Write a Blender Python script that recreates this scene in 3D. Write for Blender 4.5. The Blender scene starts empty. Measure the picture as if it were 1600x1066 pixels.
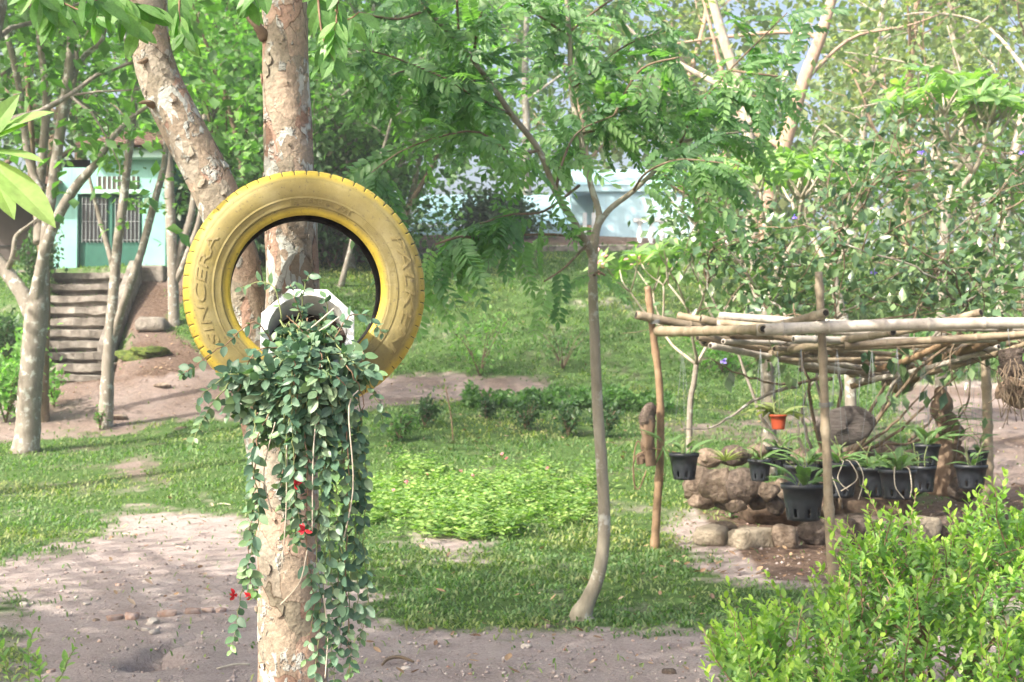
import bpy, bmesh, math, random
import numpy as np
from mathutils import Vector, Matrix, Quaternion

scene = bpy.context.scene
COL = scene.collection
R = math.radians

# ------------------------------------------------------------------ camera
CAM_Z, FPX, HORIZON = 1.5, 2000.0, 590.0          # photo pixels (1600 x 1066)
PITCH = math.atan((HORIZON - 533.0) / FPX)
cd = bpy.data.cameras.new('camera')
cd.lens = 45.0; cd.sensor_width = 36.0; cd.clip_start = 0.05; cd.clip_end = 600
cd.dof.use_dof = True; cd.dof.focus_distance = 3.05; cd.dof.aperture_fstop = 11.0
cam = bpy.data.objects.new('camera', cd); COL.objects.link(cam)
cam.location = (0, 0, CAM_Z); cam.rotation_euler = (math.pi/2 + PITCH, 0, 0)
scene.camera = cam

# ------------------------------------------------------------------ sky and sun
SUN_EL = R(41); TO_SUN = Vector((-0.77*math.cos(SUN_EL), -0.64*math.cos(SUN_EL), math.sin(SUN_EL))).normalized()
w = bpy.data.worlds.new('World'); scene.world = w; w.use_nodes = True
nt = w.node_tree; bg = nt.nodes['Background']
sky = nt.nodes.new('ShaderNodeTexSky'); sky.sky_type = 'NISHITA'; sky.sun_disc = False
sky.sun_elevation = SUN_EL; sky.sun_rotation = math.atan2(TO_SUN.x, TO_SUN.y)
sky.air_density = 1.0; sky.dust_density = 8.0; sky.ozone_density = 1.0
nt.links.new(sky.outputs[0], bg.inputs[0]); bg.inputs[1].default_value = 0.15
sl = bpy.data.lights.new('sun', 'SUN'); sl.energy = 3.7; sl.angle = R(0.6); sl.color = (1.0, 0.92, 0.79)
sun = bpy.data.objects.new('sun', sl); COL.objects.link(sun)
sun.rotation_euler = (-TO_SUN).to_track_quat('-Z', 'Y').to_euler(); sun.location = TO_SUN*40
vs = scene.view_settings
vs.view_transform = 'Standard'; vs.look = 'None'; vs.gamma = 1.0; vs.use_curve_mapping = False
vs.exposure = 1.38
cy = scene.cycles
cy.use_denoising = True; cy.max_bounces = 5; cy.diffuse_bounces = 3; cy.glossy_bounces = 2
cy.transmission_bounces = 3; cy.transparent_max_bounces = 4; cy.caustics_reflective = False; cy.caustics_refractive = False
cy.sample_clamp_indirect = 6.0; cy.use_adaptive_sampling = True; cy.adaptive_threshold = 0.03; cy.debug_use_spatial_splits = True

# ------------------------------------------------------------------ helpers
CP, SP = math.cos(PITCH), math.sin(PITCH)
def at(px, py, d):
    """world point seen at photo pixel (px,py), at depth y = d"""
    v = -(py - 533.0)/FPX; u = (px - 800.0)/FPX
    Y = CP - v*SP; Z = SP + v*CP; k = d/Y
    return Vector((u*k, d, CAM_Z + Z*k))
def proj(P):
    P = np.asarray(P, float); z = P[..., 2] - CAM_Z
    yc = P[..., 1]*CP + z*SP; zc = -P[..., 1]*SP + z*CP
    yc = np.where(yc < .05, .05, yc)
    return 800 + FPX*P[..., 0]/yc, 533 - FPX*zc/yc
def rg(seed): return np.random.default_rng(seed)
_T = rg(7).random((256, 256))
def vnoise(x, y, s=0):
    x = np.asarray(x, float) + 37.3*s + 1000; y = np.asarray(y, float) + 91.7*s + 1000
    xi = np.floor(x).astype(int); yi = np.floor(y).astype(int); fx = x - xi; fy = y - yi
    fx = fx*fx*(3-2*fx); fy = fy*fy*(3-2*fy)
    a = _T[xi % 256, yi % 256]; b = _T[(xi+1) % 256, yi % 256]; c = _T[xi % 256, (yi+1) % 256]; d = _T[(xi+1) % 256, (yi+1) % 256]
    return (a*(1-fx)+b*fx)*(1-fy) + (c*(1-fx)+d*fx)*fy
def fbm(x, y, s=0, o=4):
    t = 0; a = .5
    for i in range(o):
        t = t + a*vnoise(x*2**i, y*2**i, s+i); a *= .5
    return t
def nrm(a): 
    return a/np.maximum(np.linalg.norm(a, axis=-1, keepdims=True), 1e-9)

def tag(o, label=None, cat=None, group=None, kind=None):
    if label: o['label'] = label
    if cat: o['category'] = cat
    if group: o['group'] = group
    if kind: o['kind'] = kind
    return o
def empty(name, loc, label, cat, group=None):
    o = bpy.data.objects.new(name, None); COL.objects.link(o); o.location = loc
    o.empty_display_size = .1
    return tag(o, label, cat, group)
def wloc(o):
    v = Vector((0, 0, 0))
    while o is not None: v = v + o.location; o = o.parent
    return v
def link_mesh(name, me, parent=None):
    o = bpy.data.objects.new(name, me); COL.objects.link(o)
    if parent is not None: o.parent = parent
    return o
def mesh_np(name, V, F, mats, parent=None, smooth=False, mi=None, tint=None):
    """V (n,3) world, F (m,k) equal-size faces"""
    V = np.asarray(V, np.float32); F = np.asarray(F, np.int32)
    if parent is not None: V = V - np.array(wloc(parent), np.float32)
    me = bpy.data.meshes.new(name)
    me.vertices.add(len(V)); me.vertices.foreach_set('co', V.ravel())
    m, k = F.shape
    me.loops.add(m*k); me.loops.foreach_set('vertex_index', F.ravel())
    me.polygons.add(m); me.polygons.foreach_set('loop_start', np.arange(0, m*k, k, dtype=np.int32))
    if smooth: me.polygons.foreach_set('use_smooth', np.ones(m, bool))
    if mi is not None: me.polygons.foreach_set('material_index', np.asarray(mi, np.int32))
    for mt in (mats if isinstance(mats, (list, tuple)) else [mats]): me.materials.append(mt)
    if tint is not None:
        a = me.attributes.new('tint', 'FLOAT', 'POINT'); a.data.foreach_set('value', np.asarray(tint, np.float32))
    me.update(calc_edges=True)
    return link_mesh(name, me, parent)

class MB:
    """collects shapes (world coordinates) for ONE mesh"""
    def __init__(s): s.v = []; s.f = []; s.m = []
    def add(s, V, F, m=0):
        o = len(s.v); s.v += [tuple(p) for p in V]; s.f += [tuple(i+o for i in f) for f in F]; s.m += [m]*len(F); return s
    def tube(s, pts, rad, sides=8, cap=True, m=0, rough=0.0, rng=None):
        pts = [Vector(p) for p in pts]; n = len(pts)
        if not hasattr(rad, '__len__'): rad = [rad]*n
        t0 = (pts[1]-pts[0]).normalized(); ref = Vector((0, 0, 1)) if abs(t0.z) < .9 else Vector((0, 1, 0))
        u = t0.cross(ref).normalized(); V = []
        for i, p in enumerate(pts):
            t = (pts[min(i+1, n-1)]-pts[max(i-1, 0)]).normalized()
            u = (u - t*u.dot(t)).normalized(); w_ = t.cross(u)
            for k in range(sides):
                a = 2*math.pi*k/sides; r = rad[i]
                if rough and rng is not None: r *= 1+rough*(rng.random()-.5)
                V.append(p + u*(math.cos(a)*r) + w_*(math.sin(a)*r))
        F = [(i*sides+k, i*sides+(k+1) % sides, (i+1)*sides+(k+1) % sides, (i+1)*sides+k) for i in range(n-1) for k in range(sides)]
        if cap: F += [tuple(range(sides-1, -1, -1)), tuple((n-1)*sides+k for k in range(sides))]
        return s.add(V, F, m)
    def box(s, a, b, m=0, M=None):
        (x0, y0, z0), (x1, y1, z1) = a, b
        V = [Vector(p) for p in ((x0,y0,z0),(x1,y0,z0),(x1,y1,z0),(x0,y1,z0),(x0,y0,z1),(x1,y0,z1),(x1,y1,z1),(x0,y1,z1))]
        if M is not None: V = [M @ p for p in V]
        return s.add(V, [(0,3,2,1),(4,5,6,7),(0,1,5,4),(1,2,6,5),(2,3,7,6),(3,0,4,7)], m)
    def lathe(s, prof, seg=24, M=None, m=0, closed=False):
        V = []; n = len(prof)
        for k in range(seg):
            a = 2*math.pi*k/seg
            for r, z in prof:
                p = Vector((math.cos(a)*r, math.sin(a)*r, z)); V.append(M @ p if M is not None else p)
        F = []
        for k in range(seg):
            k2 = (k+1) % seg
            for i in range(n if closed else n-1):
                j = (i+1) % n; F.append((k*n+i, k2*n+i, k2*n+j, k*n+j))
        return s.add(V, F, m)
    def build(s, name, mats, parent=None, smooth=True, bevel=0):
        me = bpy.data.meshes.new(name)
        off = wloc(parent) if parent is not None else Vector((0, 0, 0))
        me.from_pydata([tuple(Vector(p)-off) for p in s.v], [], s.f)
        for mt in (mats if isinstance(mats, (list, tuple)) else [mats]): me.materials.append(mt)
        if any(s.m): me.polygons.foreach_set('material_index', s.m)
        if smooth: me.polygons.foreach_set('use_smooth', [True]*len(me.polygons))
        me.update()
        o = link_mesh(name, me, parent)
        if bevel:
            md = o.modifiers.new('edge', 'BEVEL'); md.width = bevel; md.segments = 2; md.limit_method = 'ANGLE'
        return o
def spline(pts, n, rad=None):
    """Catmull-Rom through pts, n samples in all; radii interpolated"""
    P = [np.array(p, float) for p in pts]; m = len(P); out = []; ro = []
    for i in range(n):
        t = i/(n-1)*(m-1); k = min(int(t), m-2); f = t-k
        p0 = P[max(k-1, 0)]; p1 = P[k]; p2 = P[k+1]; p3 = P[min(k+2, m-1)]
        out.append(Vector(.5*((2*p1)+(-p0+p2)*f+(2*p0-5*p1+4*p2-p3)*f*f+(-p0+3*p1-3*p2+p3)*f**3)))
        if rad is not None: ro.append(rad[k]*(1-f)+rad[k+1]*f)
    return (out, ro) if rad is not None else out

# leaf templates: x along the leaf, y across, z up
LEAF4 = (np.array([(0,0,0),(.5,0,-.06),(1,0,-.04),(.45,.27,.03),(.45,-.27,.03)]), np.array([(0,4,1),(0,1,3),(1,4,2),(1,2,3)]))
LEAF2 = (np.array([(0,0,0),(.5,.3,.05),(1,0,-.08),(.5,-.3,.05)]), np.array([(0,3,2),(0,2,1)]))
LEAFW = (np.array([(0,0,0),(.5,.42,.05),(1,0,-.12),(.5,-.42,.05)]), np.array([(0,3,2),(0,2,1)]))
def leaf_mesh(width=.5, fold=.12, droop=.12, n=6, pos=.5):
    """pointed elliptic leaf with folded midrib"""
    V = []; F = []
    for i in range(n+1):
        t = i/n; wd = width*.5*(math.sin(math.pi*t**(math.log(.5)/math.log(pos))))**.8 if 0 < t < 1 else 0.0
        z = -droop*t*t; V += [(t, 0, z), (t, wd, z+fold*wd*2), (t, -wd, z+fold*wd*2)]
    for i in range(n):
        a = 3*i; b = a+3
        F += [(a, b, b+1), (a, b+1, a+1), (a, a+2, b+2), (a, b+2, b)]
    return np.array(V), np.array(F)
def cloud(name, P, D, N, S, tpl, mat, parent=None, tint=None, kind=None):
    V0, F0 = tpl; n = len(P)
    X = nrm(D); Z = nrm(N - (N*X).sum(1, keepdims=True)*X); Y = np.cross(Z, X)
    S = np.broadcast_to(np.asarray(S, float), (n,))[:, None, None]
    V = P[:, None, :] + S*(V0[None, :, 0:1]*X[:, None] + V0[None, :, 1:2]*Y[:, None] + V0[None, :, 2:3]*Z[:, None])
    F = F0[None] + (np.arange(n)*len(V0))[:, None, None]
    tt = None if tint is None else np.repeat(np.asarray(tint, float), len(V0))
    o = mesh_np(name, V.reshape(-1, 3), F.reshape(-1, F0.shape[1]), mat, parent, tint=tt)
    if kind: o['kind'] = kind
    return o
def leaf_me(name, tpl, mat):
    me = bpy.data.meshes.new(name); me.from_pydata([tuple(v) for v in tpl[0]], [], [tuple(int(i) for i in f) for f in tpl[1]])
    me.materials.append(mat); me.update(); return me
def put(name, me, p, d, n, s, parent):
    """one leaf / frond object sharing mesh data"""
    X = Vector(d).normalized(); Z = Vector(n); Z = (Z - X*Z.dot(X))
    if Z.length < 1e-4: Z = Vector((0, 0, 1)) - X*X.z + Vector((.01, 0, 0))
    Z.normalize(); Y = Z.cross(X)
    o = bpy.data.objects.new(name, me); COL.objects.link(o)
    M = Matrix((X, Y, Z)).transposed().to_4x4() @ Matrix.Scale(s, 4)
    M.translation = Vector(p) - (wloc(parent) if parent is not None else Vector((0, 0, 0)))
    if parent is not None: o.parent = parent
    o.matrix_basis = M
    return o

# ------------------------------------------------------------------ materials
def newmat(name):
    m = bpy.data.materials.new(name); m.use_nodes = True; return m, m.node_tree, m.node_tree.nodes, m.node_tree.links, m.node_tree.nodes['Principled BSDF']
def ramp(N, L, fac, stops):
    r = N.new('ShaderNodeValToRGB'); e = r.color_ramp.elements
    while len(e) < len(stops): e.new(.5)
    for i, (p, c) in enumerate(stops): e[i].position = p; e[i].color = (*c, 1)
    L.new(fac, r.inputs[0]); return r.outputs[0]
def noise(N, L, scale, detail=4, co=None, rough=.6, dist=0):
    n = N.new('ShaderNodeTexNoise'); n.inputs['Scale'].default_value = scale; n.inputs['Detail'].default_value = detail
    n.inputs['Roughness'].default_value = rough; n.inputs['Distortion'].default_value = dist
    if co is not None: L.new(co, n.inputs['Vector'])
    return n.outputs[0]
def mix(N, L, fac, a, b, typ='MIX'):
    n = N.new('ShaderNodeMix'); n.data_type = 'RGBA'; n.blend_type = typ
    for s, v in ((0, fac), (6, a), (7, b)):
        if hasattr(v, 'is_linked'): L.new(v, n.inputs[s])
        else: n.inputs[s].default_value = v if s == 0 else ((*v, 1) if len(v) == 3 else v)
    return n.outputs[2]
def coords(N, kind='Object', scale=None, L=None):
    c = N.new('ShaderNodeTexCoord').outputs[kind]
    if scale:
        m = N.new('ShaderNodeMapping'); m.inputs['Scale'].default_value = scale; L.new(c, m.inputs[0]); return m.outputs[0]
    return c
def bump(N, L, b, h, strength=.4, dist=.02):
    n = N.new('ShaderNodeBump'); n.inputs['Strength'].default_value = strength; n.inputs['Distance'].default_value = dist
    L.new(h, n.inputs['Height']); L.new(n.outputs[0], b.inputs['Normal']); return n
def mat_leaf(name, stops, trans=(.35, .6, .08), tf=.3, rough=.45, obj=False, tintcol=None, spec=.35):
    m, t, N, L, b = newmat(name); soft = lambda c: tuple((x*.72+.28*(.25*c[0]+.65*c[1]+.1*c[2]))*1.08 for x in c)
    if name.find('petal') < 0 and name.find('dead') < 0: stops = [soft(c) for c in stops]
    if obj: rnd = N.new('ShaderNodeObjectInfo').outputs['Random']
    else: rnd = N.new('ShaderNodeNewGeometry').outputs['Random Per Island']
    c = ramp(N, L, rnd, [(i/(len(stops)-1), s) for i, s in enumerate(stops)])
    if tintcol:
        a = N.new('ShaderNodeAttribute'); a.attribute_name = 'tint'; c = mix(N, L, a.outputs['Fac'], c, tintcol)
    nz = noise(N, L, 9, 3, coords(N)); c = mix(N, L, 1.0, c, ramp(N, L, nz, [(.3, (.78, .78, .78)), (.7, (1.15, 1.15, 1.15))]), 'MULTIPLY')
    L.new(c, b.inputs['Base Color']); b.inputs['Roughness'].default_value = rough; b.inputs['Specular IOR Level'].default_value = spec
    tr = N.new('ShaderNodeBsdfTranslucent'); L.new(mix(N, L, 1.0, c, (*[min(3, x*3.2+.25) for x in trans], 1), 'MULTIPLY'), tr.inputs[0])
    ms = N.new('ShaderNodeMixShader'); ms.inputs[0].default_value = tf
    L.new(b.outputs[0], ms.inputs[1]); L.new(tr.outputs[0], ms.inputs[2]); L.new(ms.outputs[0], N['Material Output'].inputs[0])
    return m
def mat_noise(name, stops, scale=6, rough=.8, bmp=.3, bs=None, detail=6, co='Object', sc=None, dist=0, spec=.3, rnd=0.0, bd=.01):
    m, t, N, L, b = newmat(name); v = coords(N, co, sc, L)
    n = noise(N, L, scale, detail, v, dist=dist); c = ramp(N, L, n, stops)
    if rnd:
        o = N.new('ShaderNodeObjectInfo').outputs['Random']
        c = mix(N, L, 1.0, c, ramp(N, L, o, [(0, (1-rnd,)*3), (1, (1+rnd,)*3)]), 'MULTIPLY')
    L.new(c, b.inputs['Base Color']); b.inputs['Roughness'].default_value = rough; b.inputs['Specular IOR Level'].default_value = spec
    if bmp: bump(N, L, b, noise(N, L, bs or scale*4, 6, v), bmp, bd)
    return m

M = {}
# leaves
M['vine'] = mat_leaf('vine_leaf', [(.036,.115,.06),(.055,.155,.085),(.085,.195,.10),(.14,.26,.11)], (.3,.5,.12), .15, .42, tintcol=(.22,.36,.10), spec=.35)
M['vine_o'] = mat_leaf('vine_leaf_single', [(.04,.12,.065),(.06,.165,.09),(.09,.205,.105),(.16,.28,.11)], (.3,.5,.12), .15, .42, obj=True, spec=.35)
M['shrub'] = mat_leaf('golden_shrub_leaf', [(.075,.22,.03),(.11,.29,.04),(.16,.36,.045),(.21,.41,.05)], (.3,.45,.06), .38, .42, tintcol=(.34,.50,.06))
M['shrub_o'] = mat_leaf('golden_shrub_leaf_single', [(.12,.30,.045),(.19,.40,.05),(.28,.47,.06),(.38,.54,.07)], (.3,.45,.06), .38, .42, obj=True)
M['frond'] = mat_leaf('compound_leaf', [(.065,.18,.065),(.09,.23,.075),(.125,.28,.08),(.18,.35,.09)], (.35,.55,.08), .45, .45, obj=True)
M['mid'] = mat_leaf('mid_green_leaf', [(.04,.13,.03),(.065,.18,.035),(.10,.25,.045),(.14,.30,.05)], (.35,.55,.07), .38, .5)
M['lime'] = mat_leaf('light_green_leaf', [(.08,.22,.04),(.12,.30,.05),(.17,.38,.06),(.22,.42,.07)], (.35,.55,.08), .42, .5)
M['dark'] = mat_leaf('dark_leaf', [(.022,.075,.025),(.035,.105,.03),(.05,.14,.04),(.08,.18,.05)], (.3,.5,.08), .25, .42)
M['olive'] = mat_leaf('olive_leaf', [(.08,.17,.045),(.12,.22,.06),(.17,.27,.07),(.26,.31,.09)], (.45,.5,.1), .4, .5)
M['vinedark'] = mat_leaf('trumpet_shrub_leaf', [(.035,.105,.045),(.06,.15,.055),(.10,.21,.07),(.18,.31,.09)], (.3,.5,.08), .25, .32, spec=.6)
M['frangi'] = mat_leaf('frangipani_leaf', [(.10,.24,.06),(.14,.30,.07),(.19,.36,.08),(.26,.42,.10)], (.4,.55,.08), .4, .4)
M['frangi_o'] = mat_leaf('frangipani_leaf_near', [(.12,.28,.04),(.18,.36,.05),(.32,.46,.06)], (.4,.5,.06), .35, .4, obj=True)
M['cover'] = mat_leaf('ground_cover_leaf', [(.10,.24,.04),(.16,.33,.05),(.25,.42,.06),(.36,.50,.08)], (.35,.5,.08), .3, .5)
M['grass'] = mat_leaf('grass_blade', [(.065,.165,.04),(.085,.205,.045),(.125,.25,.055),(.22,.28,.09)], (.35,.55,.08), .35, .5, tintcol=(.42,.40,.16))
M['orchid'] = mat_leaf('orchid_leaf', [(.06,.17,.04),(.10,.24,.05),(.17,.30,.05)], (.35,.5,.08), .25, .4)
M['yellowleaf'] = mat_leaf('yellowing_leaf', [(.14,.24,.05),(.24,.31,.06),(.12,.22,.05)], (.45,.5,.08), .3, .4)
M['dead'] = mat_leaf('dead_leaf', [(.30,.19,.10),(.42,.30,.19),(.22,.13,.08),(.50,.40,.30)], (.4,.3,.15), .1, .7)
M['pink'] = mat_leaf('pink_petal', [(.75,.35,.42),(.85,.60,.60),(.80,.25,.38)], (.5,.3,.3), .3, .5)
M['blue'] = mat_leaf('violet_petal', [(.22,.16,.55),(.35,.28,.70)], (.3,.3,.6), .3, .5)
M['red'] = mat_leaf('red_petal', [(.55,.03,.04),(.40,.015,.03)], (.5,.1,.1), .15, .4)
M['stemgreen'] = mat_noise('green_stem', [(.3,(.16,.22,.08)),(.7,(.24,.27,.12))], 20, .6, 0)
M['stembrown'] = mat_noise('brown_twig', [(.3,(.16,.10,.06)),(.7,(.30,.21,.14))], 20, .8, .2)
M['root'] = mat_noise('pale_root', [(.3,(.42,.38,.30)),(.7,(.60,.55,.46))], 20, .8, 0)
# bark
def bark_fork():
    m, t, N, L, b = newmat('flaking_bark'); v = coords(N); vs_ = coords(N, 'Object', (1, 1, .55), L)
    dn = N.new('ShaderNodeVectorMath'); dn.operation = 'ADD'
    nn = N.new('ShaderNodeTexNoise'); nn.inputs['Scale'].default_value = 9; nn.inputs['Detail'].default_value = 4; L.new(vs_, nn.inputs[0])
    sc = N.new('ShaderNodeVectorMath'); sc.operation = 'SCALE'; sc.inputs['Scale'].default_value = .11; L.new(nn.outputs['Color'], sc.inputs[0])
    L.new(vs_, dn.inputs[0]); L.new(sc.outputs[0], dn.inputs[1])
    vo = N.new('ShaderNodeTexVoronoi'); vo.inputs['Scale'].default_value = 16; L.new(dn.outputs[0], vo.inputs['Vector'])
    vd = N.new('ShaderNodeTexVoronoi'); vd.feature = 'DISTANCE_TO_EDGE'; vd.inputs['Scale'].default_value = 16; L.new(dn.outputs[0], vd.inputs['Vector'])
    sep = N.new('ShaderNodeSeparateColor'); L.new(vo.outputs['Color'], sep.inputs[0])
    c = ramp(N, L, sep.outputs[0], [(0, (.22,.20,.155)), (.28, (.34,.31,.26)), (.34, (.27,.24,.19)), (.52, (.36,.285,.225)), (.58, (.30,.255,.20)), (.74, (.39,.30,.24)), (.80, (.35,.245,.19)), (1, (.27,.185,.145))])
    c = mix(N, L, 1.0, c, ramp(N, L, noise(N, L, 45, 8, v, .75), [(.28, (.55,.55,.55)), (.62, (1.15,1.13,1.1))]), 'MULTIPLY')
    # pale grey-green lichen on some plates and spots
    lv = N.new('ShaderNodeTexVoronoi'); lv.inputs['Scale'].default_value = 55; L.new(dn.outputs[0], lv.inputs['Vector'])
    ls = N.new('ShaderNodeSeparateColor'); L.new(lv.outputs['Color'], ls.inputs[0])
    a = ramp(N, L, ls.outputs[1], [(.50, (0,0,0)), (.53, (1,1,1))]); p = ramp(N, L, noise(N, L, 9, 6, v), [(.50, (0,0,0)), (.55, (1,1,1))])
    lf = mix(N, L, 1.0, a, p, 'MULTIPLY'); c = mix(N, L, lf, c, (.44,.46,.43))
    e = ramp(N, L, vd.outputs['Distance'], [(0, (.40,.35,.32)), (.03, (1,1,1))]); ef = ramp(N, L, noise(N, L, 5, 3, v), [(.42,(0,0,0)),(.6,(1,1,1))])
    c = mix(N, L, ef, c, mix(N, L, 1.0, c, e, 'MULTIPLY'))
    L.new(c, b.inputs['Base Color']); b.inputs['Roughness'].default_value = .85; b.inputs['Specular IOR Level'].default_value = .2
    h = N.new('ShaderNodeMath'); h.operation = 'ADD'; L.new(sep.outputs[2], h.inputs[0]); L.new(noise(N, L, 60, 5, v), h.inputs[1])
    h2 = N.new('ShaderNodeMath'); h2.operation = 'ADD'; L.new(h.outputs[0], h2.inputs[0]); L.new(lf, h2.inputs[1])
    bump(N, L, b, h2.outputs[0], 1.0, .008)
    return m
M['bark_fork'] = bark_fork()
def mat_bark(name, c0, c1, c2, lich=(.5,.52,.48), amount=.58, sc=(1, 1, .35)):
    m, t, N, L, b = newmat(name); v = coords(N); v2 = coords(N, 'Object', sc, L)
    c = ramp(N, L, noise(N, L, 14, 7, v2, .7), [(.25, c0), (.5, c1), (.75, c2)])
    c = mix(N, L, ramp(N, L, noise(N, L, 9, 6, v, .65), [(amount, (0,0,0)), (amount+.07, (1,1,1))]), c, lich)
    L.new(c, b.inputs['Base Color']); b.inputs['Roughness'].default_value = .9; b.inputs['Specular IOR Level'].default_value = .15
    bump(N, L, b, noise(N, L, 34, 6, v2, .7), .6, .012); return m
M['bark_grey'] = mat_bark('pale_grey_bark', (.15,.13,.11), (.235,.21,.18), (.32,.295,.26), (.44,.45,.42), .55)
M['bark_slim'] = mat_bark('slender_tree_bark', (.19,.17,.125), (.28,.255,.20), (.36,.335,.27), (.45,.45,.40), .55)
M['bark_dark'] = mat_bark('brown_bark', (.10,.075,.05), (.17,.13,.09), (.26,.20,.15), (.32,.30,.26), .62)
M['bark_pale'] = mat_bark('pale_frangipani_bark', (.28,.24,.19), (.40,.35,.29), (.50,.45,.38), (.52,.50,.45), .58)
M['bark_pink'] = mat_bark('pinkish_bark', (.30,.20,.15), (.42,.29,.22), (.50,.37,.29), (.55,.48,.42), .6)
M['drift'] = mat_bark('driftwood', (.09,.065,.05), (.19,.135,.095), (.30,.22,.16), (.36,.29,.22), .62, (1, 1, .2))
# ------------------------------------------------------------------ ground
CTRL = [at(*c) for c in [
    (100,1066,6.3),(800,1066,6.3),(1500,1066,6.3),(912,968,8.0),(400,870,10.5),(0,800,13.5),(42,705,18),(300,655,21),(600,640,20.5),
    (560,835,12.3),(950,835,12.2),(700,700,16.5),(900,660,18.5),(1022,857,11.5),(1300,912,9.5),(1542,787,14.2),(1500,700,18),(1580,650,21),
    (110,592,23.2),(250,570,23.2),(110,428,28),(0,428,28.5),(250,428,28),(420,440,28.5),(700,592,24),(480,592,24),(900,600,24),(1050,600,24),
    (600,480,28),(800,398,34),(1050,398,34),(1100,480,29),(1400,600,26),(1580,590,27),(1500,450,36),(800,380,37),(1100,380,40),(300,400,34),(-200,428,29)]]
CTRL += [Vector(c) for c in [(0,-6,0),(-9,-6,0),(9,-6,0),(-8,6,.02),(8,6,0),(-14,12,.15),(13,12,.1),(-22,20,1.0),(22,20,.9),(-30,32,4.4),(30,34,3.0),
    (-45,60,9),(0,62,8.5),(40,60,5.5),(-90,130,14),(0,130,12),(90,130,9)]]
def _rbf():
    C = np.array(CTRL); P = C[:, :2]; z = C[:, 2]; n = len(P)
    d = np.linalg.norm(P[:, None]-P[None], axis=2); K = np.where(d > 0, d*d*np.log(d+1e-9), 0) + np.eye(n)*.6
    A = np.zeros((n+3, n+3)); A[:n, :n] = K; A[:n, n] = 1; A[:n, n+1:] = P; A[n, :n] = 1; A[n+1:, :n] = P.T
    s = np.linalg.solve(A, np.concatenate([z, np.zeros(3)])); return P, s
_RP, _RS = _rbf()
HOLE = at(238, 1037, 6.75)
def ground(x, y):
    x = np.asarray(x, float); y = np.asarray(y, float); sh = x.shape; q = np.stack([x.ravel(), y.ravel()], 1); n = len(_RP)
    out = np.zeros(len(q))
    for i in range(0, len(q), 40000):
        b = q[i:i+40000]; d = np.linalg.norm(b[:, None]-_RP[None], axis=2)
        out[i:i+40000] = np.where(d > 0, d*d*np.log(d+1e-9), 0) @ _RS[:n] + _RS[n] + b @ _RS[n+1:]
    z = out.reshape(sh)
    near = np.clip((14-y)/6, 0, 1)
    z = z + .05*(fbm(x*.8, y*.8, 3)-.45)*1.2 + .018*(fbm(x*5, y*5, 11, 3)-.45)*near
    # washed out hole and the gully that leads to it
    dx = x-HOLE.x; dy = y-HOLE.y
    e = np.exp(-((dx/.13)**2+(dy/.14)**2)**3); z = z - .22*e - .25*np.exp(-((dx/.075)**2+(dy/.08)**2)**2)
    gx = dx + .05*np.sin(dy*6); g = np.exp(-(gx/.05)**2)*((dy > 0) & (dy < .85))*np.clip(1-dy/.85, 0, 1); z = z - .11*g
    z = z + .025*np.exp(-((np.hypot(dx, dy)-.3)/.09)**2)
    # the cutting the stairs lie in
    f = np.clip((y-23.4)/4.2, 0, 1.06); cx = (112+f*34-800)/FPX*y; sz = CAM_Z + (HORIZON-586+f*160)/FPX*y - .28
    k = np.clip((.95-np.abs(x-cx))/.25, 0, 1)*((y > 22.9) & (y < 28.4)); z = z*(1-k) + np.minimum(z, sz)*k
    return z
def gz(x, y): return float(ground(np.array([x]), np.array([y]))[0])
def gpt(px, py, d0=5.5, d1=70):
    """ground point seen at a photo pixel"""
    ds = d0*(d1/d0)**np.linspace(0, 1, 150); P = np.array([at(px, py, d) for d in ds])
    k = np.nonzero(P[:, 2] <= ground(P[:, 0], P[:, 1]))[0]
    i = k[0] if len(k) else len(ds)-1
    if 0 < i < len(ds)-1 or len(k):
        g = ground(P[i-1:i+1, 0], P[i-1:i+1, 1]); a = P[i-1, 2]-g[0]; b = g[1]-P[i, 2]; f = a/max(a+b, 1e-6)
        q = P[i-1]*(1-f)+P[i]*f; return Vector((q[0], q[1], float(g[0]*(1-f)+g[1]*f)))
    return Vector((P[i, 0], P[i, 1], gz(P[i, 0], P[i, 1])))
def gd(px, d):
    """ground point in the column of photo pixel px at depth d"""
    x = (px-800)/FPX*d; return Vector((x, d, gz(x, d)))

def inside(px, py, poly):
    c = np.zeros(px.shape, bool); n = len(poly)
    for i in range(n):
        (x0, y0), (x1, y1) = poly[i], poly[(i+1) % n]
        if y0 == y1: continue
        cond = ((y0 > py) != (y1 > py)) & (px < (x1-x0)*(py-y0)/(y1-y0)+x0); c ^= cond
    return c
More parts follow.
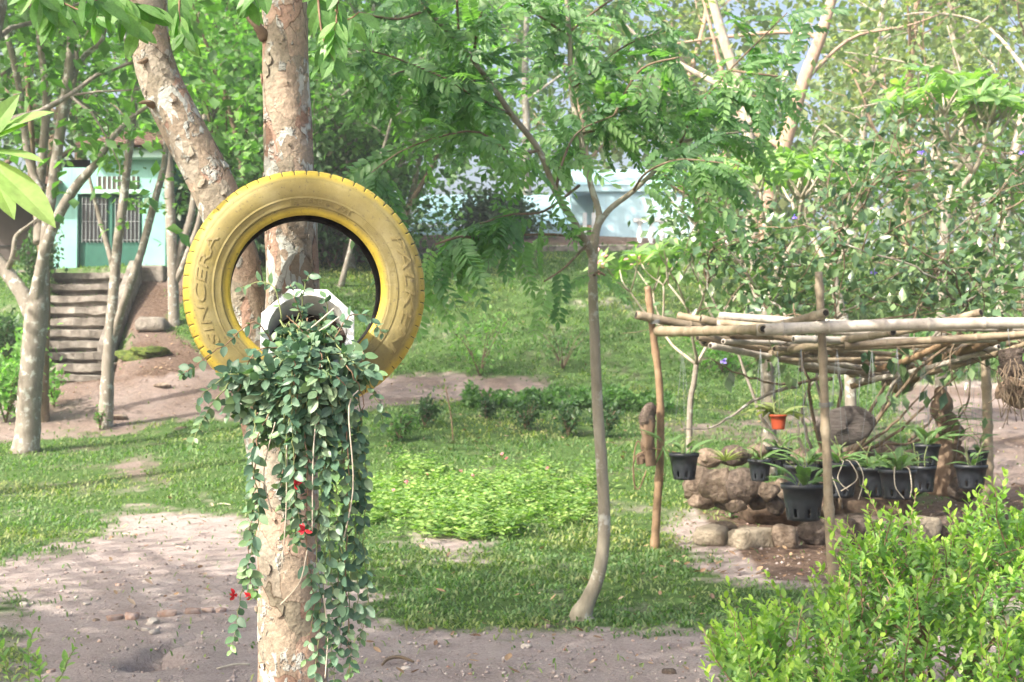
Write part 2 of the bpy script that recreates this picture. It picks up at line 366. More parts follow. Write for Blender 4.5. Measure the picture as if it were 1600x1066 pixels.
# bare soil areas, outlined where they lie on the ground (photo pixels of the flat ground), with how bare they are
DIRT = [
    ([(-400,880),(0,905),(40,868),(170,852),(300,858),(385,868),(560,935),(650,985),(760,995),(850,980),(960,990),(1130,995),(1300,1010),(2200,1010),(2200,2600),(-900,2600)], .97),
    ([(160,800),(280,790),(390,805),(400,870),(300,870),(180,860)], .62),
    ([(-200,700),(0,692),(150,674),(300,655),(420,648),(570,640),(660,625),(760,615),(860,606),(830,596),(700,588),(560,590),(430,585),(330,570),(260,520),(300,440),(300,425),(200,430),(205,540),(160,590),(60,592),(0,640),(-200,650)], .95),
    ([(620,400),(800,384),(1000,384),(1130,395),(1130,370),(600,368)], .95),
    ([(1440,600),(1700,590),(1900,760),(1560,790),(1500,740),(1450,690),(1400,640)], .85),
    ([(1060,800),(1200,790),(1700,760),(1900,1000),(1320,930),(1180,900),(1100,880),(1050,830)], .72),
    ([(620,838),(780,838),(720,870),(640,860)], .7), ([(1090,870),(1290,850),(1300,905),(1150,910)], .55),
    ([(-60,940),(60,930),(80,1066),(-100,1200)], -.6),
    ([(830,300),(1000,300),(980,330),(820,330)], .7), ([(1030,660),(1300,640),(1400,680),(1040,690)], .35),
    ([(180,720),(240,710),(250,755),(190,760)], .5),
]
def dirt_mask(x, y, z):
    px, py = proj(np.stack([x, y, z], -1)); s = np.clip(y, 4, 40)
    wx = (fbm(x*1.1, y*1.1, 21)-.47)*900/s; wy = (fbm(x*1.1, y*1.1, 33)-.47)*420/s
    wx += (vnoise(x*7, y*7, 4)-.5)*220/s; wy += (vnoise(x*7, y*7, 5)-.5)*120/s
    D = np.full(np.shape(x), .14)
    for poly, v in DIRT:
        for j, (ox, oy) in enumerate(((-1, -.5), (.8, -1), (-.5, 1), (1, .6))):     # soft, frayed edge
            k = inside(px+wx+ox*260/s, py+wy+oy*130/s, poly)
            D = np.where(k, D + (v if v > 0 else -.75)/4, D)
    D = np.clip(D, 0, 1.05)*.92 + (fbm(x*1.6, y*1.6, 55)-.47)*.75 + (vnoise(x*9, y*9, 57)-.5)*.35
    far = (y > 40) | (y < 3); return np.clip(np.where(far, .8, D), 0, 1)
def litter_mask(x, y, z):
    px, py = proj(np.stack([x, y, z], -1))
    k = inside(px, py, [(60,592),(160,600),(330,575),(300,425),(200,425)]) | inside(px, py, [(1080,790),(1900,740),(1900,960),(1200,905)]) | (y > 36)
    pth = (y > 15) & (y < 26)
    return np.where(k, .65+.7*(fbm(x*1.5, y*1.5, 8)), np.where(pth, .30+.75*fbm(x*1.2, y*1.2, 14), .12*fbm(x*2, y*2, 9)))
def make_ground():
    ny, nx = 430, 420
    t = np.linspace(0, 1, ny); ys = np.where(t < .1, -7+t/.1*12, 5*(200/5)**((t-.1)/.9))
    s = np.linspace(-1, 1, nx); s = np.sign(s)*(np.abs(s)**1.25)
    Y = np.repeat(ys[:, None], nx, 1); X = s[None]*(7+1.0*np.clip(Y, 0, None)*.62)
    Z = ground(X, Y); D = dirt_mask(X, Y, Z); Li = litter_mask(X, Y, Z)
    V = np.stack([X, Y, Z], -1).reshape(-1, 3); i = np.arange(ny*nx).reshape(ny, nx)
    F = np.stack([i[:-1, :-1], i[:-1, 1:], i[1:, 1:], i[1:, :-1]], -1).reshape(-1, 4)
    o = mesh_np('ground', V, F, M['ground'], None, True)
    for nm, a in (('dirt', D), ('litter', Li)):
        at_ = o.data.attributes.new(nm, 'FLOAT', 'POINT'); at_.data.foreach_set('value', a.ravel().astype(np.float32))
    o['kind'] = 'structure'; return o
def mat_ground():
    m, t, N, L, b = newmat('soil_and_turf'); v = coords(N)
    def attr(n):
        a = N.new('ShaderNodeAttribute'); a.attribute_name = n; return a.outputs['Fac']
    n1 = noise(N, L, 3, 8, v, .65); n2 = noise(N, L, 55, 7, v, .8)
    soil = ramp(N, L, n1, [(.25, (.39,.32,.30)), (.5, (.50,.425,.405)), (.75, (.57,.505,.49))])
    soil = mix(N, L, 1.0, soil, ramp(N, L, n2, [(.3, (.60,.58,.56)), (.62, (1.12,1.12,1.12))]), 'MULTIPLY')
    lit = ramp(N, L, noise(N, L, 22, 6, v, .7), [(.3, (.065,.043,.032)), (.5, (.135,.092,.07)), (.7, (.25,.18,.14))])
    soil = mix(N, L, attr('litter'), soil, lit)
    turf = ramp(N, L, noise(N, L, 18, 6, v, .7), [(.25, (.055,.10,.03)), (.55, (.085,.16,.045)), (.8, (.20,.19,.09))])
    f = N.new('ShaderNodeMath'); f.operation = 'ADD'; L.new(attr('dirt'), f.inputs[0])
    f2 = N.new('ShaderNodeMath'); f2.operation = 'MULTIPLY_ADD'; L.new(n2, f2.inputs[0]); f2.inputs[1].default_value = .5; f2.inputs[2].default_value = -.25
    L.new(f2.outputs[0], f.inputs[1])
    c = mix(N, L, ramp(N, L, f.outputs[0], [(.22, (0,0,0)), (.62, (1,1,1))]), turf, soil)
    L.new(c, b.inputs['Base Color']); b.inputs['Roughness'].default_value = .95; b.inputs['Specular IOR Level'].default_value = .12
    # crumbly clods and drying cracks
    vo = N.new('ShaderNodeTexVoronoi'); vo.feature = 'DISTANCE_TO_EDGE'; vo.inputs['Scale'].default_value = 4.5
    dm = N.new('ShaderNodeVectorMath'); dm.operation = 'ADD'; nn = N.new('ShaderNodeTexNoise'); nn.inputs['Scale'].default_value = 6; L.new(v, nn.inputs[0])
    ss = N.new('ShaderNodeVectorMath'); ss.operation = 'SCALE'; ss.inputs['Scale'].default_value = .35; L.new(nn.outputs['Color'], ss.inputs[0]); L.new(v, dm.inputs[0]); L.new(ss.outputs[0], dm.inputs[1]); L.new(dm.outputs[0], vo.inputs['Vector'])
    cr = ramp(N, L, vo.outputs['Distance'], [(0, (0,0,0)), (.02, (1,1,1))])
    h = mix(N, L, .25, mix(N, L, .45, noise(N, L, 38, 9, v, .85), noise(N, L, 6, 7, v, .75)), cr)
    bump(N, L, b, h, 1.0, .06); return m
M['ground'] = mat_ground()
make_ground()

# grass blades over the turf, thinning out on bare soil
def make_grass():
    r = rg(5); n = 380000
    y = 1/(1/5.2 + r.random(n)*(1/36-1/5.2)); q_ = r.random(n); y = np.where(q_ < .30, 10+r.random(n)**1.3*24, y); y = np.where(q_ > .80, 22+r.random(n)*14, y)
    x = (r.random(n)*2-1)*(y*.44+.6)
    z = ground(x, y); D = dirt_mask(x, y, z)
    keep = (r.random(n) > np.clip((D-.06)*1.6, .04, .985)) & (y > 5.4); x, y, z, D = x[keep], y[keep], z[keep], D[keep]
    # shade-loving tufts: clump factor
    cl = fbm(x*2.3, y*2.3, 71); k2 = r.random(len(x)) < np.clip(.15+1.7*(cl-.22), .1, 1); x, y, z, D, cl = x[k2], y[k2], z[k2], D[k2], cl[k2]
    m = len(x); ang = r.random(m)*2*np.pi; lean = .25+r.random(m)*.95
    L_ = (.022+.04*r.random(m))*(.7+cl*.7)*np.clip(.65+y/26, .8, 2.0); w_ = (.0035+.004*r.random(m))*np.clip(.6+y/15, .9, 3.2)
    d = np.stack([np.cos(ang)*lean, np.sin(ang)*lean, np.ones(m)], -1); d = nrm(d)
    side = np.stack([-np.sin(ang), np.cos(ang), np.zeros(m)], -1)
    b = np.stack([x, y, z-.004], -1); mid = b + d*(L_*.6)[:, None]; tip = mid + (d*np.array([1.7, 1.7, .35]))*(L_*.5)[:, None]
    V = np.stack([b - side*w_[:, None]*.6, b + side*w_[:, None]*.6, mid + side*w_[:, None], mid - side*w_[:, None], tip], 1).reshape(-1, 3)
    o5 = (np.arange(m)*5)[:, None]
    F = np.concatenate([o5+np.array([[0,1,2]]), o5+np.array([[0,2,3]]), o5+np.array([[3,2,4]])], 0)
    dry = np.clip((fbm(x*.7, y*.7, 91)-.44)*2.2, 0, .8)*(r.random(m) < .75) + .25*(r.random(m) < .12)
    o = mesh_np('grass', V, F, M['grass'], None, tint=np.repeat(dry, 5))
    tag(o, 'short green lawn grass thinning out over bare soil', 'grass', kind='stuff')
make_grass()

# dead leaves scattered over the lawn and the soil under the bamboo frame
def make_litter():
    r = rg(15); pts = []
    for (x0, x1, y0, y1, n) in ((600,1000,640,720,150),(1040,1560,800,905,420),(160,420,780,960,70),(560,1150,840,1060,90),(200,330,430,600,260),(1000,1600,640,790,160),(60,700,600,690,120),(600,1050,400,590,200)):
        for i in range(n): pts.append((x0+(x1-x0)*r.random(), y0+(y1-y0)*r.random()))
    P = []
    for px, py in pts:
        p = gpt(px, py); P.append((p.x, p.y, p.z+.012+.012*r.random()))
    P = np.array(P); n = len(P); a = r.random(n)*6.28
    D = np.stack([np.cos(a), np.sin(a), (r.random(n)-.4)*.5], -1); Nn = np.stack([(r.random(n)-.5)*.9, (r.random(n)-.5)*.9, np.ones(n)], -1)
    o = cloud('leaf_litter', P, D, Nn, .03+.06*r.random(n)**2, leaf_mesh(.45, .2, -.25, 4), M['dead'])
    tag(o, 'dry brown fallen leaves scattered over lawn and soil', 'fallen leaves', kind='stuff')
make_litter()

# ------------------------------------------------------------------ masonry materials
M['concrete'] = mat_noise('weathered_concrete', [(.25,(.07,.062,.052)),(.5,(.19,.17,.15)),(.75,(.36,.335,.30))], 3.5, .95, .9, 14, rnd=.12, bd=.03)
def mat_wall(name, a, b_, dirt):
    m, t, N, L, b = newmat(name); v = coords(N)
    c = ramp(N, L, noise(N, L, 1.4, 7, v, .6), [(.3, a), (.7, b_)])
    st = ramp(N, L, noise(N, L, 2.2, 7, coords(N, 'Object', (3, 3, .35), L), .65), [(.52, (0,0,0)), (.75, (.55,.55,.55))])
    c = mix(N, L, st, c, dirt); L.new(c, b.inputs['Base Color']); b.inputs['Roughness'].default_value = .8
    bump(N, L, b, noise(N, L, 40, 5, v), .15, .01); return m
M['mint'] = mat_wall('mint_green_plaster', (.20,.45,.41), (.28,.53,.48), (.13,.25,.22))
M['paleblue'] = mat_wall('pale_blue_plaster', (.46,.70,.82), (.56,.79,.90), (.40,.55,.62))
M['trimwhite'] = mat_noise('pale_mint_trim', [(.3,(.36,.55,.51)),(.7,(.46,.64,.60))], 3, .8, .1)
M['tealgreen'] = mat_noise('dark_green_door_paint', [(.3,(.02,.10,.075)),(.7,(.035,.15,.11))], 3, .5, .1)
M['rooftile'] = mat_noise('dark_red_roof_tile', [(.25,(.07,.05,.045)),(.5,(.18,.11,.09)),(.75,(.30,.22,.19))], 5, .9, .4, rnd=.25)
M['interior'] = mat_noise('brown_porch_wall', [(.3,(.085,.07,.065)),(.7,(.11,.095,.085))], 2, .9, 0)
M['glass'] = mat_noise('dark_window_glass', [(.3,(.02,.025,.03)),(.7,(.035,.04,.05))], 2, .08, 0, spec=.6)
M['white'] = mat_noise('white_paint', [(.3,(.70,.72,.74)),(.7,(.78,.80,.82))], 4, .5, .05)
M['barpaint'] = mat_noise('grey_bar_paint', [(.3,(.30,.34,.35)),(.7,(.42,.46,.47))], 4, .6, 0)
M['ink'] = mat_noise('violet_print', [(.3,(.14,.11,.30)),(.7,(.20,.16,.38))], 9, .6, 0)
M['metalroof'] = mat_noise('pale_sheet_roof', [(.3,(.40,.63,.76)),(.7,(.50,.73,.85))], 2, .5, .1)
M['brick'] = mat_noise('broken_brick', [(.3,(.33,.18,.135)),(.5,(.36,.26,.215)),(.72,(.42,.35,.32))], 18, .95, .5, rnd=.25)
M['stonepale'] = mat_noise('pale_stone', [(.3,(.36,.32,.28)),(.7,(.50,.46,.42))], 14, .9, .4, rnd=.2)

# ------------------------------------------------------------------ stairs up to the green house
def make_stairs():
    root = empty('concrete_staircase', gd(112, 23.2), 'weathered concrete staircase climbing to the mint green house', 'staircase')
    n = 10; r = rg(3)
    for i in range(n):
        f = i/(n-1); d = 23.4+f*4.2; c = at(112+f*34, 586-f*160, d); wd = (112+14*f)/FPX*d*.5
        p = MB(); run = 4.2/(n-1); h = .14 if i else .12
        # worn slab: front edge is wavy, slightly tilted
        k = 9; V = []; 
        for j in range(k):
            x = -wd+2*wd*j/(k-1); e = .075*r.random()
            for (yy, zz) in ((-e-.03, -h), (-e-.03, -.02*r.random()), (run+.02, .01), (run+.02, -h-.25)): V.append((c.x+x, c.y+yy, c.z+zz+.02*(r.random()-.5)*(yy < 0)+.008*j*(r.random()-.5)))
        F = [(j*4+a, j*4+(a+1) % 4, (j+1)*4+(a+1) % 4, (j+1)*4+a) for j in range(k-1) for a in range(4)] + [(0,3,2,1), tuple((k-1)*4+a for a in range(4))]
        p.add(V, F).build('step', M['concrete'], root, False)
        if i:
            q = MB(); q.box((c.x-wd*.97, c.y+.06, c.z-.32), (c.x+wd*.97, c.y+run+.3, c.z-h-.005)); q.build('riser', M['concrete'], root, False)
    # sloping side wall on the right and block at its head
    a = at(163, 556, 24.3); b = at(212, 424, 27.4)
    s = MB(); s.add([(a.x-.14,a.y,a.z-.6),(a.x+.14,a.y,a.z-.6),(a.x+.14,a.y,a.z+.22),(a.x-.14,a.y,a.z+.22),(b.x-.14,b.y,b.z-.8),(b.x+.14,b.y,b.z-.8),(b.x+.14,b.y,b.z+.24),(b.x-.14,b.y,b.z+.24)],
          [(0,1,2,3),(4,7,6,5),(0,4,5,1),(3,2,6,7),(1,5,6,2),(0,3,7,4)]); s.build('side_wall', M['concrete'], root, False, .03)
    e = at(236, 452, 27.5); s = MB(); s.box((e.x-.24, e.y, e.z-.35), (e.x+.26, e.y+.5, e.z+.52)); s.build('end_block', M['concrete'], root, False, .04)
make_stairs()
def rock(name, c, rx, ry, rz, mat, seed, parent=None, blocky=0.0, rough=.28, sub=3, rot=0):
    bm = bmesh.new(); bmesh.ops.create_icosphere(bm, subdivisions=sub, radius=1); r = rg(seed); o = r.random(3)*40
    PL = nrm(r.normal(size=(11, 3))); PC = .62+.3*r.random(11)
    for v in bm.verts:
        p = np.array(v.co)
        for n_, c_ in zip(PL, PC): p = p-max(0.0, float(p @ n_)-c_)*n_*.9
        if blocky: q = np.sign(p)*np.abs(p)**(1-blocky*.75); p = p*(1-blocky)+q*blocky/ max(1e-6, np.max(np.abs(q))) * 1.0
        k = 1+rough*1.25*(fbm(p[0]*1.4+o[0]+p[2], p[1]*1.4+o[1]-p[2]*.7, 2, 3)-.47)*2 + rough*.5*(vnoise(p[0]*5+o[2], p[1]*5+p[2]*4, 3)-.5)
        p = p*k; x, y = p[0]*rx, p[1]*ry; cs, sn = math.cos(rot), math.sin(rot)
        v.co = (x*cs-y*sn, x*sn+y*cs, p[2]*rz)
    me = bpy.data.meshes.new(name); bm.to_mesh(me); bm.free(); me.materials.append(mat); me.polygons.foreach_set('use_smooth', [sub > 2]*len(me.polygons))
    ob = link_mesh(name, me, parent); ob.location = Vector(c) - (wloc(parent) if parent is not None else Vector((0, 0, 0))); return ob
M['rockw'] = mat_noise('brown_boulder', [(.3,(.075,.055,.042)),(.45,(.19,.145,.11)),(.6,(.27,.215,.17)),(.75,(.36,.31,.26))], 11, .95, 1.0, 22, rnd=.22, bd=.05)
M['rockp'] = mat_noise('pale_boulder', [(.25,(.22,.185,.14)),(.75,(.38,.335,.265))], 9, .95, .9, 24, rnd=.1, bd=.04)
M['rockd'] = mat_noise('dark_boulder', [(.3,(.035,.028,.024)),(.5,(.11,.085,.07)),(.72,(.22,.18,.15))], 11, .95, 1.0, 22, rnd=.2, bd=.05)
M['moss'] = mat_noise('moss', [(.32,(.07,.05,.035)),(.45,(.06,.10,.02)),(.58,(.13,.17,.03)),(.72,(.10,.08,.05))], 14, .95, 1.0, 40, bd=.04)
c = gd(238, 25.2); tag(rock('concrete_block', (c.x, c.y, c.z+.1), .30, .22, .15, M['concrete'], 4, None, .7, .3), 'pale broken concrete block lying on the slope beside the stairs', 'block')
c = gd(228, 23.9); tag(rock('moss_mound', (c.x, c.y, c.z+.02), .46, .4, .17, M['moss'], 6, None, 0, .55, 4), 'mossy earth mound right of the staircase foot', 'moss mound')
for (px, py, s, lb) in ((130,598,.28,'flat grey stone at the foot of the stairs'),(182,655,.2,'small stone bedded in the dirt path'),(255,605,.17,'pale pebble stone on the sunlit dirt below the mossy mound')):
    c = gpt(px, py, 15); tag(rock('stone', (c.x, c.y, c.z+s*.15), s, s*.7, s*.35, M['rockw'], int(px), None, 0, .25), lb, 'stone')

# ------------------------------------------------------------------ mint green house
def make_house():
    d = 28.7; X = lambda px: at(px, 400, d).x; Z = lambda py: at(400, py, d).z
    root = empty('green_house', (X(170), d, Z(428)), 'mint green house with dark green double door behind the trees', 'house')
    def bx(nm, px0, px1, py0, py1, y0, y1, mat, par=root, bev=0, sm=False):
        b = MB(); b.box((X(px0), d+y0, Z(py1)), (X(px1), d+y1, Z(py0))); return b.build(nm, mat, par, sm, bev)
    bx('wall', 222, 266, 250, 440, 0, .3, M['mint']); bx('wall', 84, 120, 250, 440, 0, .3, M['mint']); bx('wall', 120, 222, 250, 303, 0, .3, M['mint'])
    bx('side_wall', 262, 266, 250, 440, .3, 5, M['mint']); bx('base_course', 222, 267, 418, 440, -.04, 0, M['trimwhite'])
    bx('corner_trim', 259, 268, 236, 440, -.05, .2, M['tealgreen'])
    bx('cornice', 140, 275, 236, 250, -.30, .35, M['trimwhite'], bev=.02); bx('string_course', 128, 226, 297, 303, -.08, -.002, M['trimwhite'])
    bx('back_wall', 84, 266, 250, 440, 5, 5.2, M['mint'])
    # vent grille with bars above the door
    g = bx('vent', 150, 216, 276, 296, -.03, -.004, M['interior'])
    for k in range(9): bx('bar', 151+k*7.6, 153+k*7.6, 276, 296, -.05, -.031, M['trimwhite'], g)
    # double door
    for (p0, p1, tilt) in ((121, 169, 0), (173, 221, 0)):
        dr = bx('door', p0, p1, 304, 426, .12, .17, M['tealgreen'])
        bx('pane', p0+4, p1-4, 309, 377, .10, .118, M['glass'], dr)
        for k in range(7): bx('grille_bar', p0+5+k*(p1-p0-11)/6, p0+5.6+k*(p1-p0-11)/6, 308, 379, .06, .085, M['barpaint'], dr)
        for py in (318, 345, 374): bx('grille_rail', p0+4, p1-4, py, py+.8, .086, .097, M['barpaint'], dr)
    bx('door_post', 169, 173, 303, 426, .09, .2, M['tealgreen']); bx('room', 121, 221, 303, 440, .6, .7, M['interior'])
    # roof: rows of tiles
    rf = MB(); rf.add([(X(128), d-.45, Z(236)), (X(285), d-.45, Z(236)), (X(285), d+3.2, Z(170)), (X(128), d+3.2, Z(170))], [(0,1,2,3)]); ro = rf.build('roof', M['rooftile'], root, False)
    me = bpy.data.meshes.new('roof_tile'); wv = .26; V = []; F = []
    for j in range(7):
        a = math.pi*j/6
        for yy in (0, .42): V.append((-math.cos(a)*wv*.5, yy, math.sin(a)*.07+.01+(.02 if yy == 0 else 0)))
    F = [(2*j, 2*j+1, 2*j+3, 2*j+2) for j in range(6)] + [tuple(2*j for j in range(6, -1, -1))]
    me.from_pydata(V, [], F); me.materials.append(M['rooftile']); me.update()
    a = Vector((X(128), d-.48, Z(236)+.02)); up = Vector((0, 3.65, Z(170)-Z(236))).normalized(); tilt = math.atan2(up.z, up.y)
    for i in range(9):
        for k in range(9):
            t = bpy.data.objects.new('roof_tile', me); COL.objects.link(t); t.parent = ro; p = a + up*(k*.4) + Vector((.13+i*.262, 0, 0))
            t.location = p - wloc(ro); t.rotation_euler = (tilt, 0, .03*math.sin(i*7+k*3))
    # porch on the left: dark recess behind a beam, low tiled roof
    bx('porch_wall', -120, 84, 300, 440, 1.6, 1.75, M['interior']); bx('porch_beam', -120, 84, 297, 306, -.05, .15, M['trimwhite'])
    bx('porch_floor', -120, 84, 424, 440, -.3, 1.6, M['concrete']); bx('wall_ledge', -120, 46, 372.5, 374, 1.56, 1.598, M['glass'])
    pr = MB(); pr.add([(X(-120), d-.5, Z(296)), (X(84), d-.5, Z(296)), (X(84), d+1.8, Z(262)), (X(-120), d+1.8, Z(262))], [(0,1,2,3)]); po = pr.build('porch_roof', M['rooftile'], root, False)
    a = Vector((X(-30), d-.52, Z(296)+.02)); up = Vector((0, 2.3, Z(262)-Z(296))).normalized(); tilt = math.atan2(up.z, up.y)
    for i in range(7):
        for k in range(5):
            t = bpy.data.objects.new('roof_tile', me); COL.objects.link(t); t.parent = po; p = a + up*(k*.4) + Vector((.13+i*.262, 0, 0))
            t.location = p - wloc(po); t.rotation_euler = (tilt, 0, .03*math.sin(i*5+k*3))
    bx('gable', 84, 140, 262, 250, 0, .3, M['mint'])
    sg = MB(); sg.box((X(29), d+1.50, Z(377)), (X(72), d+1.55, Z(347))); s = sg.build('notice_board', M['white'], None, False, .01)
    tag(s, 'white notice board on the dark porch wall of the green house', 'notice board')
    t = MB()   # the few strokes of violet print that show
    def stroke(x0, y0, x1, y1, w_=.9):
        a = Vector((X(x0), d+1.497, Z(y0))); b = Vector((X(x1), d+1.497, Z(y1))); n = Vector((0, 0, 1)).cross((b-a)).cross(b-a); n = (b-a).cross(Vector((0, 1, 0))).normalized()*w_*d/FPX
        t.add([a+n, b+n, b-n, a-n], [(0,1,2,3)])
    for q in ((34,355,36,361),(36,361,38,356),(38,356,40,361),(40,361,42,355),(44,355,46,361),(46,361,48,355),(67,355,67,361),(67,355,69,358),(69,358,67,361),(42,367,45,371)): stroke(*q)
    t.build('print', M['ink'], s, False)
    sg = MB(); sg.box((X(41), d+1.52, Z(392)), (X(58), d+1.55, Z(386))); tag(sg.build('wall_plaque', M['white'], None, False, .005), 'small white plaque below the notice board on the porch wall', 'plaque')
make_house()

# ------------------------------------------------------------------ pale blue building above the bank
def make_blue():
    d = 41.0; X = lambda px, y=0: at(px, 400, d+y).x; Z = lambda py: at(400, py, d).z
    root = empty('blue_building', (X(900), d, Z(384)), 'long pale blue building on the terrace above the grassy bank', 'building')
    def bx(nm, px0, px1, py0, py1, y0, y1, mat, par=root):
        b = MB(); b.box((X(px0), d+y0, Z(py1)), (X(px1), d+y1, Z(py0))); return b.build(nm, mat, par, False)
    bx('wall', 930, 1085, 300, 392, 0, .3, M['paleblue']); bx('wall', 735, 895, 335, 392, 1.2, 1.5, M['paleblue']); bx('wall', 895, 930, 300, 345, 1.0, 1.2, M['paleblue'])
    bx('low_wall', 590, 735, 352, 392, .6, .8, M['paleblue']); bx('wall', 560, 740, 338, 385, 3, 3.2, M['paleblue'])
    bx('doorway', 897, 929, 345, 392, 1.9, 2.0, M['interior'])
    for px in (913, 927): bx('column', px-3, px+3, 335, 390, -.4, -.1, M['white'])
    bx('parapet', 895, 1090, 289, 300, -.12, 1.2, M['paleblue'])
    # roof slope in sheets
    for k in range(9):
        p0 = 900+k*21; b = MB(); y1 = 5.0
        b.add([(X(p0), d-.15, Z(290)), (X(p0+21), d-.15, Z(290)), (X(p0+21), d+y1, Z(226)), (X(p0), d+y1, Z(226)), (X(p0+1.5), d-.15, Z(288)), (X(p0+1.5), d+y1, Z(224))], [(0,1,2,3), (0,4,5,3)]); b.build('roof_sheet', M['metalroof'], root, False)
    for k in range(13):
        p0 = 640+k*20; b = MB(); b.add([(X(p0), d+1.0, Z(344)), (X(p0+20), d+1.0, Z(344)), (X(p0+20), d+5, Z(270)), (X(p0), d+5, Z(270))], [(0,1,2,3)]); b.build('roof_sheet', M['metalroof'], root, False)
make_blue()
def make_balustrade():
    d = 37.5; c = at(1050, 390, d)
    root = empty('balustrade', c, 'white balustrade of turned balusters beside the blue building', 'balustrade')
    for k in range(9):
        p = at(1000+k*17, 384, d)
        b = MB(); b.lathe([(.02,0),(.11,0),(.11,.05),(.05,.1),(.10,.25),(.11,.33),(.045,.52),(.04,.6),(.09,.66),(.09,.7),(.02,.7)], 12, Matrix.Translation(p)); b.build('baluster', M['white'], root)
    a = at(990, 384, d); e = at(1150, 384, d); b = MB(); b.box((a.x, a.y-.11, a.z+.70), (e.x, a.y+.11, a.z+.80)); b.build('handrail', M['white'], root, False)
    b = MB(); b.box((a.x, a.y-.14, a.z-.35), (e.x, a.y+.14, a.z-.002)); b.build('plinth', M['concrete'], root, False)
make_balustrade()
def make_kerb():
    a = gd(600, 34.6); root = empty('retaining_kerb', a, 'low weathered concrete kerb along the top of the grassy bank', 'kerb')
    for k in range(9):
        p = gd(610+k*62, 34.4+.05*(k % 2)); q = gd(610+(k+1)*62-2, 34.4+.05*(k % 2)); b = MB()
        b.add([(p.x,p.y,p.z-.4),(q.x,q.y,q.z-.4),(q.x,q.y,q.z+.14),(p.x,p.y,p.z+.14),(p.x,p.y+.35,p.z-.4),(q.x,q.y+.35,q.z-.4),(q.x,q.y+.35,q.z+.15),(p.x,p.y+.35,p.z+.15)],
              [(0,1,2,3),(4,7,6,5),(3,2,6,7),(0,3,7,4),(1,5,6,2),(0,4,5,1)]); b.build('kerb_stone', M['concrete'], root, False)
make_kerb()

# small clods and grit on the bare soil
def make_grit():
    r = rg(19); n = 9000; y = 1/(1/5.4+r.random(n)*(1/24-1/5.4)); x = (r.random(n)*2-1)*(y*.42+.4); z = ground(x, y); D = dirt_mask(x, y, z); k = D > .55; x, y, z = x[k], y[k], z[k]; m = len(x)
    V0 = np.array([(1,0,0),(-1,0,0),(0,1,0),(0,-1,0),(0,0,1),(0,0,-1)], float); F0 = np.array([(0,2,4),(2,1,4),(1,3,4),(3,0,4),(2,0,5),(1,2,5),(3,1,5),(0,3,5)])
    s = (.004+.011*r.random(m)**3)*np.clip(.7+y/18, .8, 1.6); V = np.stack([x, y, z+s*.3], -1)[:, None]+V0[None]*(s[:, None, None]*(.6+.8*r.random((m, 6, 1))))*np.array([1, 1, .7])
    F = F0[None]+(np.arange(m)*6)[:, None, None]; o = mesh_np('gravel', V.reshape(-1, 3), F.reshape(-1, 3), M['grit']); tag(o, 'crumbs of soil and grit on the bare ground', 'gravel', kind='stuff')
def mat_grit():
    m, t, N, L, b = newmat('soil_crumbs'); rnd = N.new('ShaderNodeNewGeometry').outputs['Random Per Island']
    L.new(ramp(N, L, rnd, [(0, (.27,.22,.20)), (.5, (.38,.32,.30)), (.85, (.46,.41,.39)), (.93, (.36,.20,.15)), (1, (.58,.55,.52))]), b.inputs['Base Color']); b.inputs['Roughness'].default_value = .95; return m
M['grit'] = mat_grit()
make_grit()
